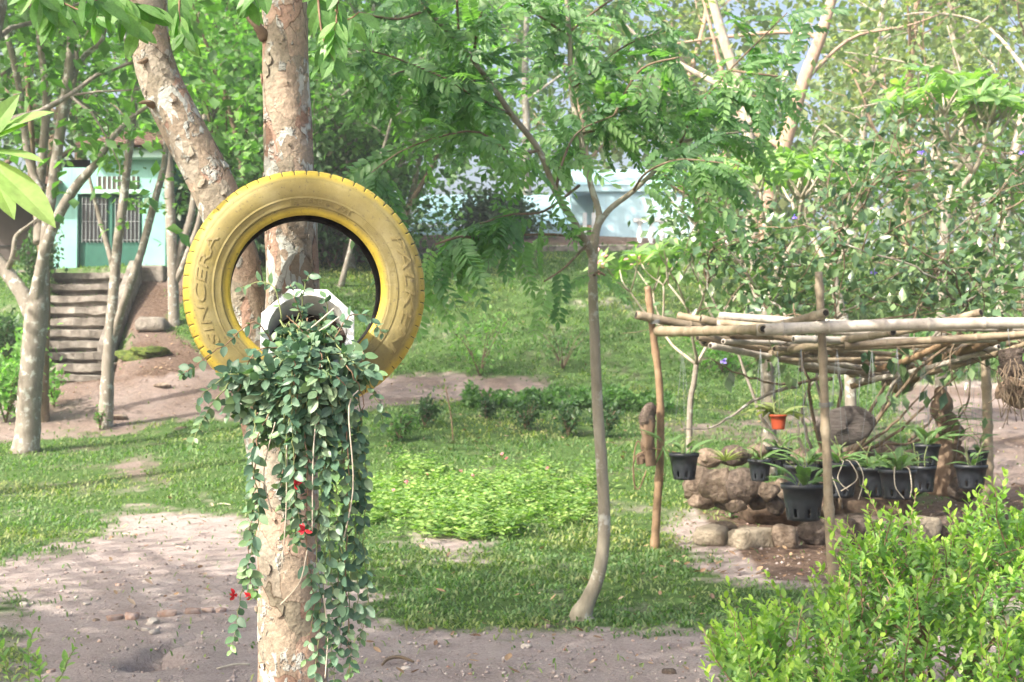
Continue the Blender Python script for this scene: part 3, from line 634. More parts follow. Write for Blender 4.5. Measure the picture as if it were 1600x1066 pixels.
# ------------------------------------------------------------------ forked tree that carries the tyre
TD = 3.27
def bark_tube(pts, rad, n, sides, seed, amp=.05):
    P, rr = spline(pts, n, rad); r = rg(seed); o = r.random(2)*50; mb = MB()
    mb.tube(P, rr, sides)
    V = mb.v; k = 0
    for i in range(n):
        for j in range(sides):
            a = j/sides*6.283; c = P[i]; v = Vector(V[k]); s = P[i].z
            pl = fbm(np.array(math.cos(a)*1.6+o[0]+s*5), np.array(math.sin(a)*1.6+o[1]+s*3), 2, 3)
            step = .6 if pl > .5 else 0.0
            V[k] = tuple(c + (v-c)*(1+amp*(pl-.47)*1.6+amp*.35*step+amp*.5*(vnoise(np.array(a*2+o[0]), np.array(s*9), 3)-.5))); k += 1
    return mb
def make_fork():
    base = gd(455, TD); r = rg(2)
    root = empty('forked_tree', base, 'forked tree with flaking lichen-spotted bark holding the yellow tyre', 'tree')
    A = lambda px, py, d=TD: at(px, py, d)
    tr = [base-Vector((0,0,.1)), base+Vector((0,0,.08)), base+Vector((-.005,0,.3)), A(457,1060), A(452,900), A(448,760), A(452,620), A(458,480), A(455,350), A(450,220), A(446,100), A(444,0), A(440,-150), A(436,-330), A(450,-600,3.1)]
    bark_tube(tr, [.16,.12,.095,.088,.082,.080,.074,.069,.066,.062,.058,.057,.052,.045,.03], 130, 28, 4).build('trunk', M['bark_fork'], root)
    lm = [A(440,900,TD+.02), A(425,740,TD+.03), A(400,600,TD+.05), A(386,500,TD+.06), A(366,390,TD+.06), A(336,300,TD+.05), A(288,205,TD+.04), A(250,125,TD+.03), A(233,50,TD+.02), A(231,-30,TD), A(215,-200,TD-.1), A(150,-420,TD-.3), A(60,-700,TD-.6)]
    bark_tube(lm, [.05,.055,.056,.057,.058,.058,.056,.053,.048,.045,.04,.03,.02], 110, 26, 9).build('limb', M['bark_fork'], root)
    # broken twig stubs
    for q, rr in (([A(415,60,TD-.03), A(404,44,TD-.05), A(396,36,TD-.06), A(376,16,TD-.07)], [.016,.012,.008,.004]), ([A(236,92,TD), A(224,96,TD-.03), A(215,98,TD-.03)], [.01,.006,.003]), ([A(240,165,TD), A(228,160,TD-.03), A(217,161,TD-.03)], [.01,.005,.002])):
        MB().tube(spline(q, 8), [rr[min(int(i/8*len(rr)), len(rr)-1)] for i in range(8)], 8).build('twig_stub', M['bark_dark'], root)
    # loose bark flakes standing off the surface
    PT, RT = spline(tr, 130, [.16,.12,.095,.088,.082,.080,.074,.069,.066,.062,.058,.057,.052,.045,.03]); PL, RL = spline(lm, 110, [.05,.055,.056,.057,.058,.058,.056,.053,.048,.045,.04,.03,.02])
    for k in range(110):
        PP, RR = (PT, RT) if k % 5 < 3 else (PL, RL); i = int(r.integers(12, len(PP)-22)); c = PP[i]; t = (PP[i+1]-PP[i-1]).normalized(); a0 = -1.57+r.uniform(-1.5, 1.5); ro = .004+.010*r.random()**1.8
        o = Vector((math.cos(a0), math.sin(a0), 0)); o = (o-t*o.dot(t)).normalized(); u = t.cross(o); n = 9; V = []; lift = r.random()*6.283
        for q in range(n):
            b_ = 6.283*q/n; rr_ = ro*(.65+.7*r.random()); du = math.cos(b_)*rr_; dt = math.sin(b_)*rr_*1.35; an = du/RR[i]; off = RR[i]*1.045+.0008+.0025*max(0, math.cos(b_-lift))
            V.append(c+t*dt+(o*math.cos(an)+u*math.sin(an))*off)
        V2 = [v-(v-(c+t*((v-c).dot(t)))).normalized()*.003 for v in V]; V3 = V+V2
        MB().add(V3, [tuple(range(n)), tuple(range(2*n-1, n-1, -1))]+[(q, n+q, n+(q+1) % n, (q+1) % n) for q in range(n)]).build('bark_flake', M['bark_fork'], root, False)
    # leafy hanging twigs beside the trunk
    me = leaf_me('fork_tree_leaf', leaf_mesh(.46, .12, .12, 6), M['forkleaf'])
    tw = [[A(495,-60,3.2), A(498,10,3.15), A(505,60,3.12), A(522,95,3.1)], [A(520,-60,3.3), A(516,0,3.25), A(540,30,3.2), A(560,20,3.15)], [A(530,-40,3.1), A(525,40,3.1), A(512,90,3.12)],
          [A(40,-60,2.9), A(70,-15,2.9), A(110,10,2.9), A(160,30,2.9)], [A(120,-50,2.8), A(140,-5,2.8), A(185,15,2.85), A(215,45,2.9)], [A(30,-50,2.7), A(60,-10,2.7), A(90,25,2.75)],
          [A(285,-40,3.2), A(280,20,3.2), A(290,55,3.2)], [A(420,-40,3.0), A(400,-10,3.05), A(385,5,3.1)], [A(170,-40,3.0), A(190,0,3.0), A(240,10,3.05)]]
    for q in tw:
        p = spline(q, 12); MB().tube(p, [.004-.0025*i/11 for i in range(12)], 6).build('twig', M['stembrown'], root)
        for i in range(2, 12):
            for s in (-1, 1):
                if r.random() < .22: continue
                t = (p[i]-p[i-1]).normalized(); d = t*.5+Vector((s*(.4+.4*r.random()), r.uniform(-.5,.5), -.35-.6*r.random()))
                put('leaf', me, p[i], d, Vector((r.uniform(-.6,.6), -1+.6*r.random(), .5*r.random()+.3)), .05+.03*r.random(), root)
    # crown overhead, out of the top of the frame
    P = []; 
    for k in range(10):
        a = r.random()*6.283; q = 1.2+2.6*r.random()**.6; e = Vector((-.6+math.cos(a)*q*.9-.8, 2.6+math.sin(a)*q*.8, 4.3+2.2*r.random()))
        s = A(436,-330) if k % 2 else A(150,-420,TD-.3)
        m_ = (s+e)/2+Vector((0,0,.3)); pp = spline([s, m_, e], 9); MB().tube(pp, [.022-.0022*i for i in range(9)], 6).build('branch', M['bark_dark'], root)
        for i in range(3, 9):
            for _ in range(16): P.append(np.array(pp[i])+r.normal(size=3)*np.array([.32,.32,.22]))
    P = np.array(P); P = P[P[:, 2] > 1.95+.31*P[:, 1]]; n = len(P)
    cloud('crown', P, nrm(r.normal(size=(n, 3))+[0,0,-.3]), nrm(r.normal(size=(n,3))*.6+[0,0,1]), .10+.05*r.random(n), LEAF4, M['mid'], root)
M['forkleaf'] = mat_leaf('broad_twig_leaf', [(.06,.19,.03),(.10,.28,.04),(.16,.36,.05)], (.35,.55,.06), .4, .4, obj=True)
make_fork()

# large tree at the left, unseen, its crown shaped to shade the foreground
def make_shade_tree():
    r = rg(12); b = Vector((-5.2, 2.2, gz(-5.2, 2.2)))
    root = empty('shade_tree', b, 'unseen spreading tree left of the camera, shaped to shade the foreground', 'tree')
    top = b+Vector((.3,.3,3.6)); pp, rr = spline([b, b+Vector((.05,0,1.6)), top], 14, [.24,.17,.14]); MB().tube(pp, rr, 12, rough=.1, rng=r).build('trunk', M['bark_grey'], root)
    P = []
    for k in range(38):
        a = k*2.4+r.random()*.5; q = (5.2*((k+.5)/38)**.5)*(.85+.3*r.random()); e = top+Vector((math.cos(a)*q-1.0, math.sin(a)*q*.9+1.5, 1.6+2.0*r.random()-.09*q*q*.6+.6))
        pp = spline([top, top.lerp(e, .5)+Vector((0,0,.5)), e], 10); MB().tube(pp, [.07-.006*i for i in range(10)], 6).build('limb', M['bark_grey'], root)
        for i in range(3, 10):
            for _ in range(28): P.append(np.array(pp[i])+r.normal(size=3)*np.array([.5,.5,.32]))
    P = np.array(P); px, py = proj(P); vis = (P[:, 1] > .3) & (px > -60) & (px < 1660) & (py > -40); P = P[~vis]; n = len(P)
    cloud('crown', P, nrm(r.normal(size=(n, 3))+[0,0,-.3]), nrm(r.normal(size=(n,3))*.6+[0,0,1]), .16+.08*r.random(n), LEAF4, M['mid'], root)
make_shade_tree()

# ------------------------------------------------------------------ yellow tyre
TYC = at(477, 455, 3.075)
def tyre_mats():
    m, t, N, L, b = newmat('worn_yellow_paint'); v = coords(N)
    sp = N.new('ShaderNodeSeparateXYZ'); L.new(v, sp.inputs[0])
    rr = N.new('ShaderNodeMath'); rr.operation = 'POWER'; rr.inputs[1].default_value = 2; L.new(sp.outputs[0], rr.inputs[0])
    rz = N.new('ShaderNodeMath'); rz.operation = 'POWER'; rz.inputs[1].default_value = 2; L.new(sp.outputs[2], rz.inputs[0])
    ad = N.new('ShaderNodeMath'); ad.operation = 'ADD'; L.new(rr.outputs[0], ad.inputs[0]); L.new(rz.outputs[0], ad.inputs[1])
    sq = N.new('ShaderNodeMath'); sq.operation = 'SQRT'; L.new(ad.outputs[0], sq.inputs[0])
    nz = noise(N, L, 14, 7, v, .65); wob = N.new('ShaderNodeMath'); wob.operation = 'MULTIPLY_ADD'; wob.inputs[1].default_value = .018; L.new(nz, wob.inputs[0]); L.new(sq.outputs[0], wob.inputs[2])
    mr = N.new('ShaderNodeMapRange'); mr.inputs[1].default_value = .175; mr.inputs[2].default_value = .30; L.new(wob.outputs[0], mr.inputs[0])
    dirt = ramp(N, L, mr.outputs[0], [(0, (.04,)*3), (.15, (.06,)*3), (.23, (1,)*3), (.5, (1,)*3), (.76, (.9,)*3), (.84, (.18,)*3), (1, (.12,)*3)])
    yel = ramp(N, L, noise(N, L, 22, 6, v, .6), [(.3, (.33,.25,.032)), (.6, (.44,.34,.042)), (.8, (.36,.30,.09))])
    kh = ramp(N, L, noise(N, L, 9, 8, v, .7), [(.25, (.13,.108,.042)), (.5, (.19,.162,.066)), (.75, (.27,.24,.125))])
    fac = mix(N, L, 1.0, dirt, ramp(N, L, noise(N, L, 4, 5, v), [(.3, (.78,)*3), (.55, (1,)*3)]), 'MULTIPLY')
    c = mix(N, L, fac, yel, kh)
    # scuffs and dark specks
    c = mix(N, L, ramp(N, L, noise(N, L, 120, 4, v, .6), [(.60, (0,)*3), (.70, (.75,)*3)]), c, (.09,.075,.045))
    c = mix(N, L, ramp(N, L, noise(N, L, 11, 9, coords(N, 'Object', (1, 1, .5), L), .8), [(.55, (0,)*3), (.68, (.55,)*3)]), c, (.16,.13,.07))
    c = mix(N, L, ramp(N, L, noise(N, L, 3.2, 6, coords(N, 'Object', (1, 1, 2.4), L), .7), [(.60, (0,)*3), (.72, (.5,)*3)]), c, (.46,.42,.30))
    L.new(c, b.inputs['Base Color'])
    L.new(ramp(N, L, fac, [(0, (.42,)*3), (1, (.68,)*3)]), b.inputs['Roughness']); b.inputs['Specular IOR Level'].default_value = .35
    bump(N, L, b, noise(N, L, 70, 6, v, .65), .18, .004)
    return m
M['tyre'] = tyre_mats()
M['tyretext'] = mat_noise('rubbed_raised_letters', [(.3,(.17,.14,.058)),(.55,(.235,.195,.08)),(.75,(.31,.27,.14))], 40, .6, .2)
M['rubber'] = mat_noise('black_rubber', [(.3,(.012,.012,.012)),(.7,(.03,.029,.027))], 30, .75, .2)
SIDE = [(.1755,.060),(.178,.0655),(.184,.0685),(.190,.0700),(.1915,.0715),(.1935,.0715),(.195,.0745),(.1975,.0765),(.1985,.0762),(.2075,.0795),(.2165,.0815),(.2175,.0808),(.2185,.0812),(.228,.0825),(.238,.0825),(.248,.0808),(.2565,.0778),(.2575,.0762),(.259,.0760),(.266,.0718),(.2695,.0690)]
def sidew(r): return float(np.interp(r, [p[0] for p in SIDE], [p[1] for p in SIDE]))
def make_tyre():
    root = empty('yellow_tyre', TYC, 'yellow painted car tyre hung on the forked tree trunk', 'tyre')
    seg = 192
    def ring(prof, name, mat, par=root, closed=False, sg=seg, rf=None, mi=None):
        n = len(prof); V = []; 
        for k in range(sg):
            a = 2*math.pi*k/sg; f = rf(k) if rf else 0
            for (r_, y_, *g) in prof: q = r_ - (f if g and g[0] else 0); V.append((q*math.cos(a), -y_, q*math.sin(a)))
        F = []; MI = []
        for k in range(sg):
            k2 = (k+1) % sg
            for i in range(n if closed else n-1):
                j = (i+1) % n; F.append((k*n+i, k*n+j, k2*n+j, k2*n+i)); MI.append(mi(k, i) if mi else 0)
        me = bpy.data.meshes.new(name); me.from_pydata(V, [], F)
        for mm in (mat if isinstance(mat, list) else [mat]): me.materials.append(mm)
        me.polygons.foreach_set('material_index', MI); me.polygons.foreach_set('use_smooth', [True]*len(F)); me.update()
        return link_mesh(name, me, par)
    ring(SIDE[5:], 'sidewall', M['tyre']); ring(SIDE[:6], 'bead', M['tyre'])
    ring([(r_, -y_) for r_, y_ in reversed(SIDE)], 'back_sidewall', M['tyre'])
    # inner liner, black
    ring([(.1755,.060),(.177,.050),(.19,.058),(.215,.070),(.24,.072),(.26,.060),(.268,.03),(.269,0),(.268,-.03),(.26,-.060),(.24,-.072),(.215,-.070),(.19,-.058),(.177,-.050),(.1755,-.060)], 'liner', M['rubber'])
    tr = [(.2695,.0690),(.2725,.0665,1),(.2785,.0605,1),(.2825,.053,1),(.2840,.040,1),(.2790,.038,0),(.2790,.033,0),(.2850,.031,1),(.2858,.010,1),(.2800,.008,0),(.2800,.002,0)]
    tr = tr + [(a, -b, *g) for a, b, *g in reversed(tr)]
    sg = 60*16
    ring(tr, 'tread', [M['tyre'], M['rubber']], sg=sg, rf=lambda k: .0022 if k % 16 in (0, 1) else 0, mi=lambda k, i: 1 if k % 16 == 0 and 0 < i < len(tr)-2 else 0)
    # raised lettering wrapped on the sidewall
    dg = None
    def word(txt, R_, a0, a1, h, part, italic=0.0, wide=1.0):
        cu = bpy.data.curves.new('t', 'FONT'); cu.body = txt; cu.size = 1; cu.extrude = 0; cu.resolution_u = 3; ob = bpy.data.objects.new('t', cu); COL.objects.link(ob)
        bpy.context.view_layer.update(); me = bpy.data.meshes.new_from_object(ob.evaluated_get(bpy.context.evaluated_depsgraph_get())); bpy.data.objects.remove(ob); bpy.data.curves.remove(cu)
        bm = bmesh.new(); bm.from_mesh(me)
        for v in bm.verts: v.co.x += italic*v.co.y
        x0 = min(v.co.x for v in bm.verts); x1 = max(v.co.x for v in bm.verts); y1 = max(v.co.y for v in bm.verts); y0 = min(v.co.y for v in bm.verts)
        bmesh.ops.triangulate(bm, faces=bm.faces[:]); bmesh.ops.subdivide_edges(bm, edges=[e for e in bm.edges if e.calc_length() > .25], cuts=1)
        ex = bmesh.ops.extrude_face_region(bm, geom=bm.faces[:]); top = {v for v in ex['geom'] if isinstance(v, bmesh.types.BMVert)}
        for v in bm.verts:
            t = (v.co.x-x0)/(x1-x0); a = R(a0+(a1-a0)*t); r_ = R_+((v.co.y-y0)/(y1-y0)-.5)*h
            v.co = (r_*math.cos(a), -(sidew(r_)+(.0019 if v in top else -.001)), r_*math.sin(a))
        bm.to_mesh(me); bm.free(); me.materials.clear(); me.materials.append(M['tyretext']); me.update(); return link_mesh(part, me, root)
    word('FALKEN', .2430, 33, -36, .0250, 'lettering', .18)
    word('SINCERA', .2440, 212, 150, .0230, 'lettering', .12)
    word('165/65R14 79T', .2070, 101, 60, .0135, 'lettering')
    for (a0, a1) in ((210,150),(54,30),(150,108)):
        ring([(.2145,.0812),(.2140,.0822),(.2133,.0822),(.2128,.0808)], 'moulded_line', M['tyre'])
        break
    for k in range(5): 
        q = .2010+k*.0032; me = MB(); n = 26
        pts = [Vector((q*math.cos(R(50-38*i/n)), -(sidew(q)+.0003), q*math.sin(R(50-38*i/n))))+TYC for i in range(n+1)]; me.tube(pts, .0006, 4); me.build('moulded_rib', M['tyre'], root)
    root.rotation_euler = (0, 0, R(12))
make_tyre()

# ------------------------------------------------------------------ white octagonal pot inside the tyre
POTC = at(481, 519, 2.955); POT_T = R(24)
PM = Matrix.Translation(POTC) @ Matrix.Rotation(R(7), 4, "Z") @ Matrix.Rotation(math.pi/2 - POT_T, 4, 'X')      # local +z -> towards the camera and up
M['pvc'] = mat_noise('white_plastic', [(.28,(.42,.40,.34)),(.40,(.60,.61,.60)),(.5,(.68,.70,.72)),(.75,(.76,.78,.80))], 22, .45, .15, spec=.45)
M['soil'] = mat_noise('dark_potting_soil', [(.3,(.018,.013,.011)),(.55,(.05,.035,.03)),(.75,(.12,.085,.07))], 40, .95, .9, 60, bd=.02)
def make_pot():
    root = empty('white_pot', POTC, 'white octagonal rimmed pot lying inside the yellow tyre', 'flower pot')
    ro = .1065/math.cos(math.pi/8); ri = .0905; seg = 64; V = []
    def oc(a): 
        k = (a+math.pi/8) % (math.pi/4) - math.pi/8; return .1065/math.cos(k)
    for k in range(seg):
        a = 2*math.pi*k/seg
        for (r_, z) in ((ri, .0), (ri, .010), (oc(a)*.985, .012), (oc(a), .009), (oc(a), -.004), (ri+.004, -.004)): V.append(PM @ Vector((math.cos(a)*r_, math.sin(a)*r_, z)))
    F = [(k*6+i, k*6+(i+1) % 6, ((k+1) % seg)*6+(i+1) % 6, ((k+1) % seg)*6+i) for k in range(seg) for i in range(6)]
    MB().add(V, F).build('rim', M['pvc'], root, False, .0012)
    MB().lathe([(ri+.003, -.004), (ri-.004, -.09), (ri-.010, -.20), (0, -.20)], 48, PM).build('outer_wall', M['pvc'], root)
    MB().lathe([(ri-.001, .009), (ri-.003, -.06), (ri-.008, -.14), (ri-.014, -.192), (0.0, -.192)], 48, PM).build('inner_wall', M['pvc'], root)
    # soil: uneven disc, level-ish with the tilt, deeper at the top
    r = rg(8); V = [PM @ Vector((0, 0, -.05))]; n = 40
    for j in range(1, 9):
        for k in range(n):
            a = 2*math.pi*k/n; q = (ri-.004)*j/8; y = math.sin(a)*q; V.append(PM @ Vector((math.cos(a)*q, y, -.035-.55*y+.012*(r.random()-.5))))
    F = [(0, 1+k, 1+(k+1) % n) for k in range(n)] + [(1+j*n+k, 1+(j+1)*n+k, 1+(j+1)*n+(k+1) % n, 1+j*n+(k+1) % n) for j in range(7) for k in range(n)]
    MB().add(V, F).build('soil', M['soil'], root)
    for i in range(46):
        a = r.random()*6.283; q = .075*r.random()**.5; c = Vector((math.cos(a)*q, math.sin(a)*q, -.03-.55*math.sin(a)*q))
        p = [PM @ (c+Vector((r.uniform(-.018,.018), r.uniform(-.018,.018), r.uniform(0,.02)))) for _ in range(4)]
        MB().tube(spline(p, 7), .0006+.0008*r.random(), 4).build('root_strand', M['root'] if i % 3 else M['bark_dark'], root)
make_pot()

# ------------------------------------------------------------------ trailing plant
def make_vine():
    r = rg(77)
    root = empty('trailing_plant', POTC, 'trailing blue-green plant spilling from the white pot over tyre and trunk', 'plant')
    A = at; strands = []
    mouth = lambda: PM @ Vector((r.uniform(-.075,.075), r.uniform(-.08,.05), r.uniform(-.02,.01)))
    # strands seen singly: photo pixels and depth
    hand = [
        [(440,560,2.93),(400,505,2.9),(350,540,2.86),(300,575,2.84),(285,585,2.83)],
        [(430,590,2.92),(380,585,2.84),(340,620,2.8),(315,660,2.79),(300,700,2.79)],
        [(440,600,2.9),(400,590,2.82),(360,585,2.8),(325,610,2.79),(305,632,2.79)],
        [(455,560,2.93),(470,500,2.92),(462,470,2.9),(455,445,2.9)], [(470,540,2.94),(472,480,2.93),(478,440,2.92),(490,425,2.92)],
        [(440,500,2.95),(430,452,2.95),(405,442,2.96),(372,452,2.98)], [(520,540,2.92),(540,500,2.9),(570,492,2.95),(598,520,3.0)],
        [(500,520,2.94),(512,485,2.93),(508,465,2.92)], [(545,560,2.9),(575,600,2.88),(590,630,2.88),(600,665,2.9)],
        [(440,610,2.86),(405,680,2.82),(395,780,2.88),(388,880,2.92),(398,930,2.93)], [(400,640,2.84),(395,720,2.84),(405,800,2.88),(385,890,2.93),(372,960,2.95),(362,1020,2.95)],
        [(500,600,2.84),(505,720,2.84),(495,850,2.9),(500,960,2.95),(492,1080,2.98),(495,1200,3.0)], [(535,600,2.86),(545,740,2.86),(540,880,2.93),(545,1000,2.97),(540,1120,3.0)],
        [(560,620,2.88),(572,740,2.9),(568,850,2.94),(575,930,2.96),(560,1010,3.0)], [(520,620,2.84),(525,760,2.86),(535,900,2.93),(525,1010,2.97),(520,1100,3.0)],
        [(470,620,2.83),(480,740,2.84),(478,850,2.9),(490,940,2.94),(478,1030,2.97)], 
        [(545,640,2.87),(556,800,2.92),(545,950,2.96),(552,1050,2.99)], [(515,640,2.84),(512,800,2.88),(520,940,2.95),(515,1060,2.98)],
        [(530,640,2.85),(538,780,2.9),(528,910,2.95),(533,1020,2.97)], [(500,650,2.83),(515,760,2.86),(506,900,2.93),(510,1000,2.96)],
        [(560,660,2.88),(563,780,2.92),(558,900,2.95),(566,980,2.97)]]
    for q in hand: strands.append([A(*c) for c in q])
    # the mass over the tyre's lower half
    for i in range(108):
        s = mouth(); tx = 470+np.clip(r.normal()*62, -125, 118) if i % 4 else r.uniform(335, 420); f = (tx-470)/130
        ly = (655+r.uniform(-70,75))-abs(f)*60 if i % 4 else 770+r.uniform(-60,110)
        if ly > 720: tx = 500+(tx-470)*.6
        if tx < 440: ly = min(ly, 690)
        k = r.uniform(2.80, 2.9)
        lip = A(480+(tx-480)*.6+r.uniform(-14,14), r.uniform(545, 605), k-.01); m_ = A(tx, (ly+600)/2-10, k+.01); e = A(tx+r.uniform(-15,15), ly, k+.05+(.04 if ly > 760 else 0))
        strands.append([s, lip, m_, e])
    LV = []; MBs = []
    for si, q in enumerate(strands):
        n = max(10, int(sum((Vector(q[i+1])-Vector(q[i])).length for i in range(len(q)-1))/.011)); p = spline(q, n)
        for i in range(1, n): p[i] = p[i]+Vector((r.normal()*.0016, r.normal()*.0016, r.normal()*.0012))
        MB().tube(p, [.0019-.0011*i/n for i in range(n)], 5).build('stem', M['stemgreen'] if si % 3 else M['stembrown'], root)
        gap = 0; ph = r.random()*3; bare = r.random() < .10 and si > 25
        for i in range(2, n):
            gap += 1
            if gap < (2 if r.random() < .6 else 1): continue
            gap = 0; ph += 1.57; t = (p[min(i+1, n-1)]-p[i-1]).normalized(); f = i/n
            if bare and f > .3: continue
            if 11 <= si < 23 and f > .4 and r.random() < .25: continue
            for s in (0, math.pi):
                if r.random() < .12: continue
                u = t.cross(Vector((0, 1, 0))); u = u.normalized() if u.length > .1 else Vector((1, 0, 0)); v = t.cross(u)
                o = u*math.cos(ph+s)+v*math.sin(ph+s)
                d = o*(.8+.3*r.random()) + t*(.35+.3*r.random()) + Vector((0, -.15, -.12))
                nn = Vector((r.normal()*.5, -.7-.3*r.random(), .5+r.normal()*.4)) 
                sz = (.017+.022*r.random()**.8)*(1 if f < .75 else 1-.9*(f-.75)*1.6)*(.85 if si < 9 else 1)
                LV.append((p[i], d.normalized(), nn, sz, max(0, f-.85)*4*(r.random() < .8)+(.35 if si in (1, 2, 9) else 0)*r.random()+(.5*r.random() if r.random() < .10 else 0)))
    tpl = leaf_mesh(.56, .10, .10, 6, .46)
    mes = [leaf_me('vine_leaf', leaf_mesh(w_, f_, d_, 6, .46), M['vine_o']) for w_, f_, d_ in ((.56,.10,.10),(.50,.22,.25),(.60,.05,-.12),(.46,.16,.38))]
    front = sorted(range(len(LV)), key=lambda i: LV[i][0].y - LV[i][3]*6)
    big = set(front[:420:2][:90]) | set(i for i in range(len(LV)) if False)
    order = np.array(front); big = set(int(i) for i in order[np.linspace(0, min(len(order)-1, 900), 298).astype(int)])
    for i in sorted(big):
        p, d, nn, s, t = LV[i]; put('leaf', mes[i % 4], p, d, nn, s, root)
    rest = [LV[i] for i in range(len(LV)) if i not in big]
    cloud('foliage', np.array([l[0] for l in rest]), np.array([l[1] for l in rest]), np.array([l[2] for l in rest]), np.array([l[3] for l in rest]), tpl, M['vine'], root, tint=np.clip([l[4] for l in rest], 0, .9), kind='stuff')
    # dry bare stems
    for q in ([(560,610,2.82),(545,640,2.81),(552,760,2.85),(535,850,2.9)], [(500,610,2.82),(490,700,2.82),(488,830,2.86)], [(430,660,2.82),(412,740,2.86),(425,800,2.88)], [(480,860,2.88),(468,910,2.9),(438,945,2.92)], [(448,690,2.82),(447,800,2.86),(440,890,2.9)], [(505,930,2.93),(512,990,2.95),(508,1060,2.96)],
              [(470,525,2.93),(495,505,2.9),(522,482,2.89)], [(478,530,2.93),(510,510,2.9),(530,495,2.89)]):
        MB().tube(spline([A(*c) for c in q], 14), .0016, 5).build('dry_stem', M['root'], root)
    # red tubular flowers
    fl = leaf_mesh(.5, .3, .1, 4)
    for (px, py, d) in ((366,929,2.93),(392,932,2.92),(460,757,2.83),(476,828,2.85)):
        c = A(px, py, d); P = np.repeat(np.array([c]), 5, 0); D = nrm(r.normal(size=(5, 3))*.7+[0,-.3,.2])
        cloud('flower', P, D, nrm(r.normal(size=(5,3))+[0,-1,0]), .016+.004*r.random(5), fl, M['red'], root)
make_vine()
# ------------------------------------------------------------------ slender tree with compound leaves
def pinnate(pairs=8, ll=.21, lw=.085, droop=.28, seed=0):
    r = rg(seed); V = []; F = []
    def pt(t): return Vector((t*(1-.12*t), .05*math.sin(t*3+seed), -droop*t*t))
    n = 7
    for i in range(n+1):
        p = pt(i/n)
        for (a, b) in ((0, .006), (.005, -.004), (-.005, -.004)): V.append((p.x, p.y+a, p.z+b))
    for i in range(n):
        for k in range(3): F.append((3*i+k, 3*i+(k+1) % 3, 3*i+3+(k+1) % 3)); F.append((3*i+k, 3*i+3+(k+1) % 3, 3*i+3+k))
    def leaflet(p, d, up, s):
        d = d.normalized(); y = up.cross(d).normalized(); z = d.cross(y); o = len(V)
        for (a, b, c) in ((0,0,0),(.5,0,-.03),(1,0,-.10),(.28,.5,.02),(.66,.5,.0),(.28,-.5,.02),(.66,-.5,.0)):
            q = p+d*(a*s)+y*(b*s*lw)+z*(c*s); V.append(tuple(q))
        for f in ((0,1,3),(1,4,3),(1,2,4),(0,5,1),(1,5,6),(1,6,2)): F.append(tuple(i+o for i in f))
    for i in range(pairs):
        t = .16+.80*i/(pairs-1); p = pt(t); tn = (pt(min(1, t+.02))-pt(t-.02)).normalized(); s = ll*(.75+.35*math.sin(math.pi*(t*.8+.15)))
        for sg in (-1, 1):
            if r.random() < .06: continue
            leaflet(p, Vector((.35+.15*r.random(), sg, -.18-.25*r.random()))+tn*.2, Vector((.2*r.normal(), .25*r.normal(), 1)), s*(.85+.3*r.random()))
    leaflet(pt(1), Vector((1, .1*r.normal(), -.6)), Vector((0, 0, 1)), ll*.9)
    return np.array(V), np.array(F)
PIN = [pinnate(p, .20, .40, dr, s) for p, dr, s in ((9,.25,1),(8,.4,2),(10,.32,3),(8,.15,4),(9,.55,5))]
FROND = [leaf_me('compound_leaf', t, M['frond']) for t in PIN]
M['frond2'] = mat_leaf('compound_leaf_mass', [(.065,.18,.065),(.09,.23,.075),(.125,.28,.08),(.18,.35,.09)], (.35,.55,.08), .45, .45)
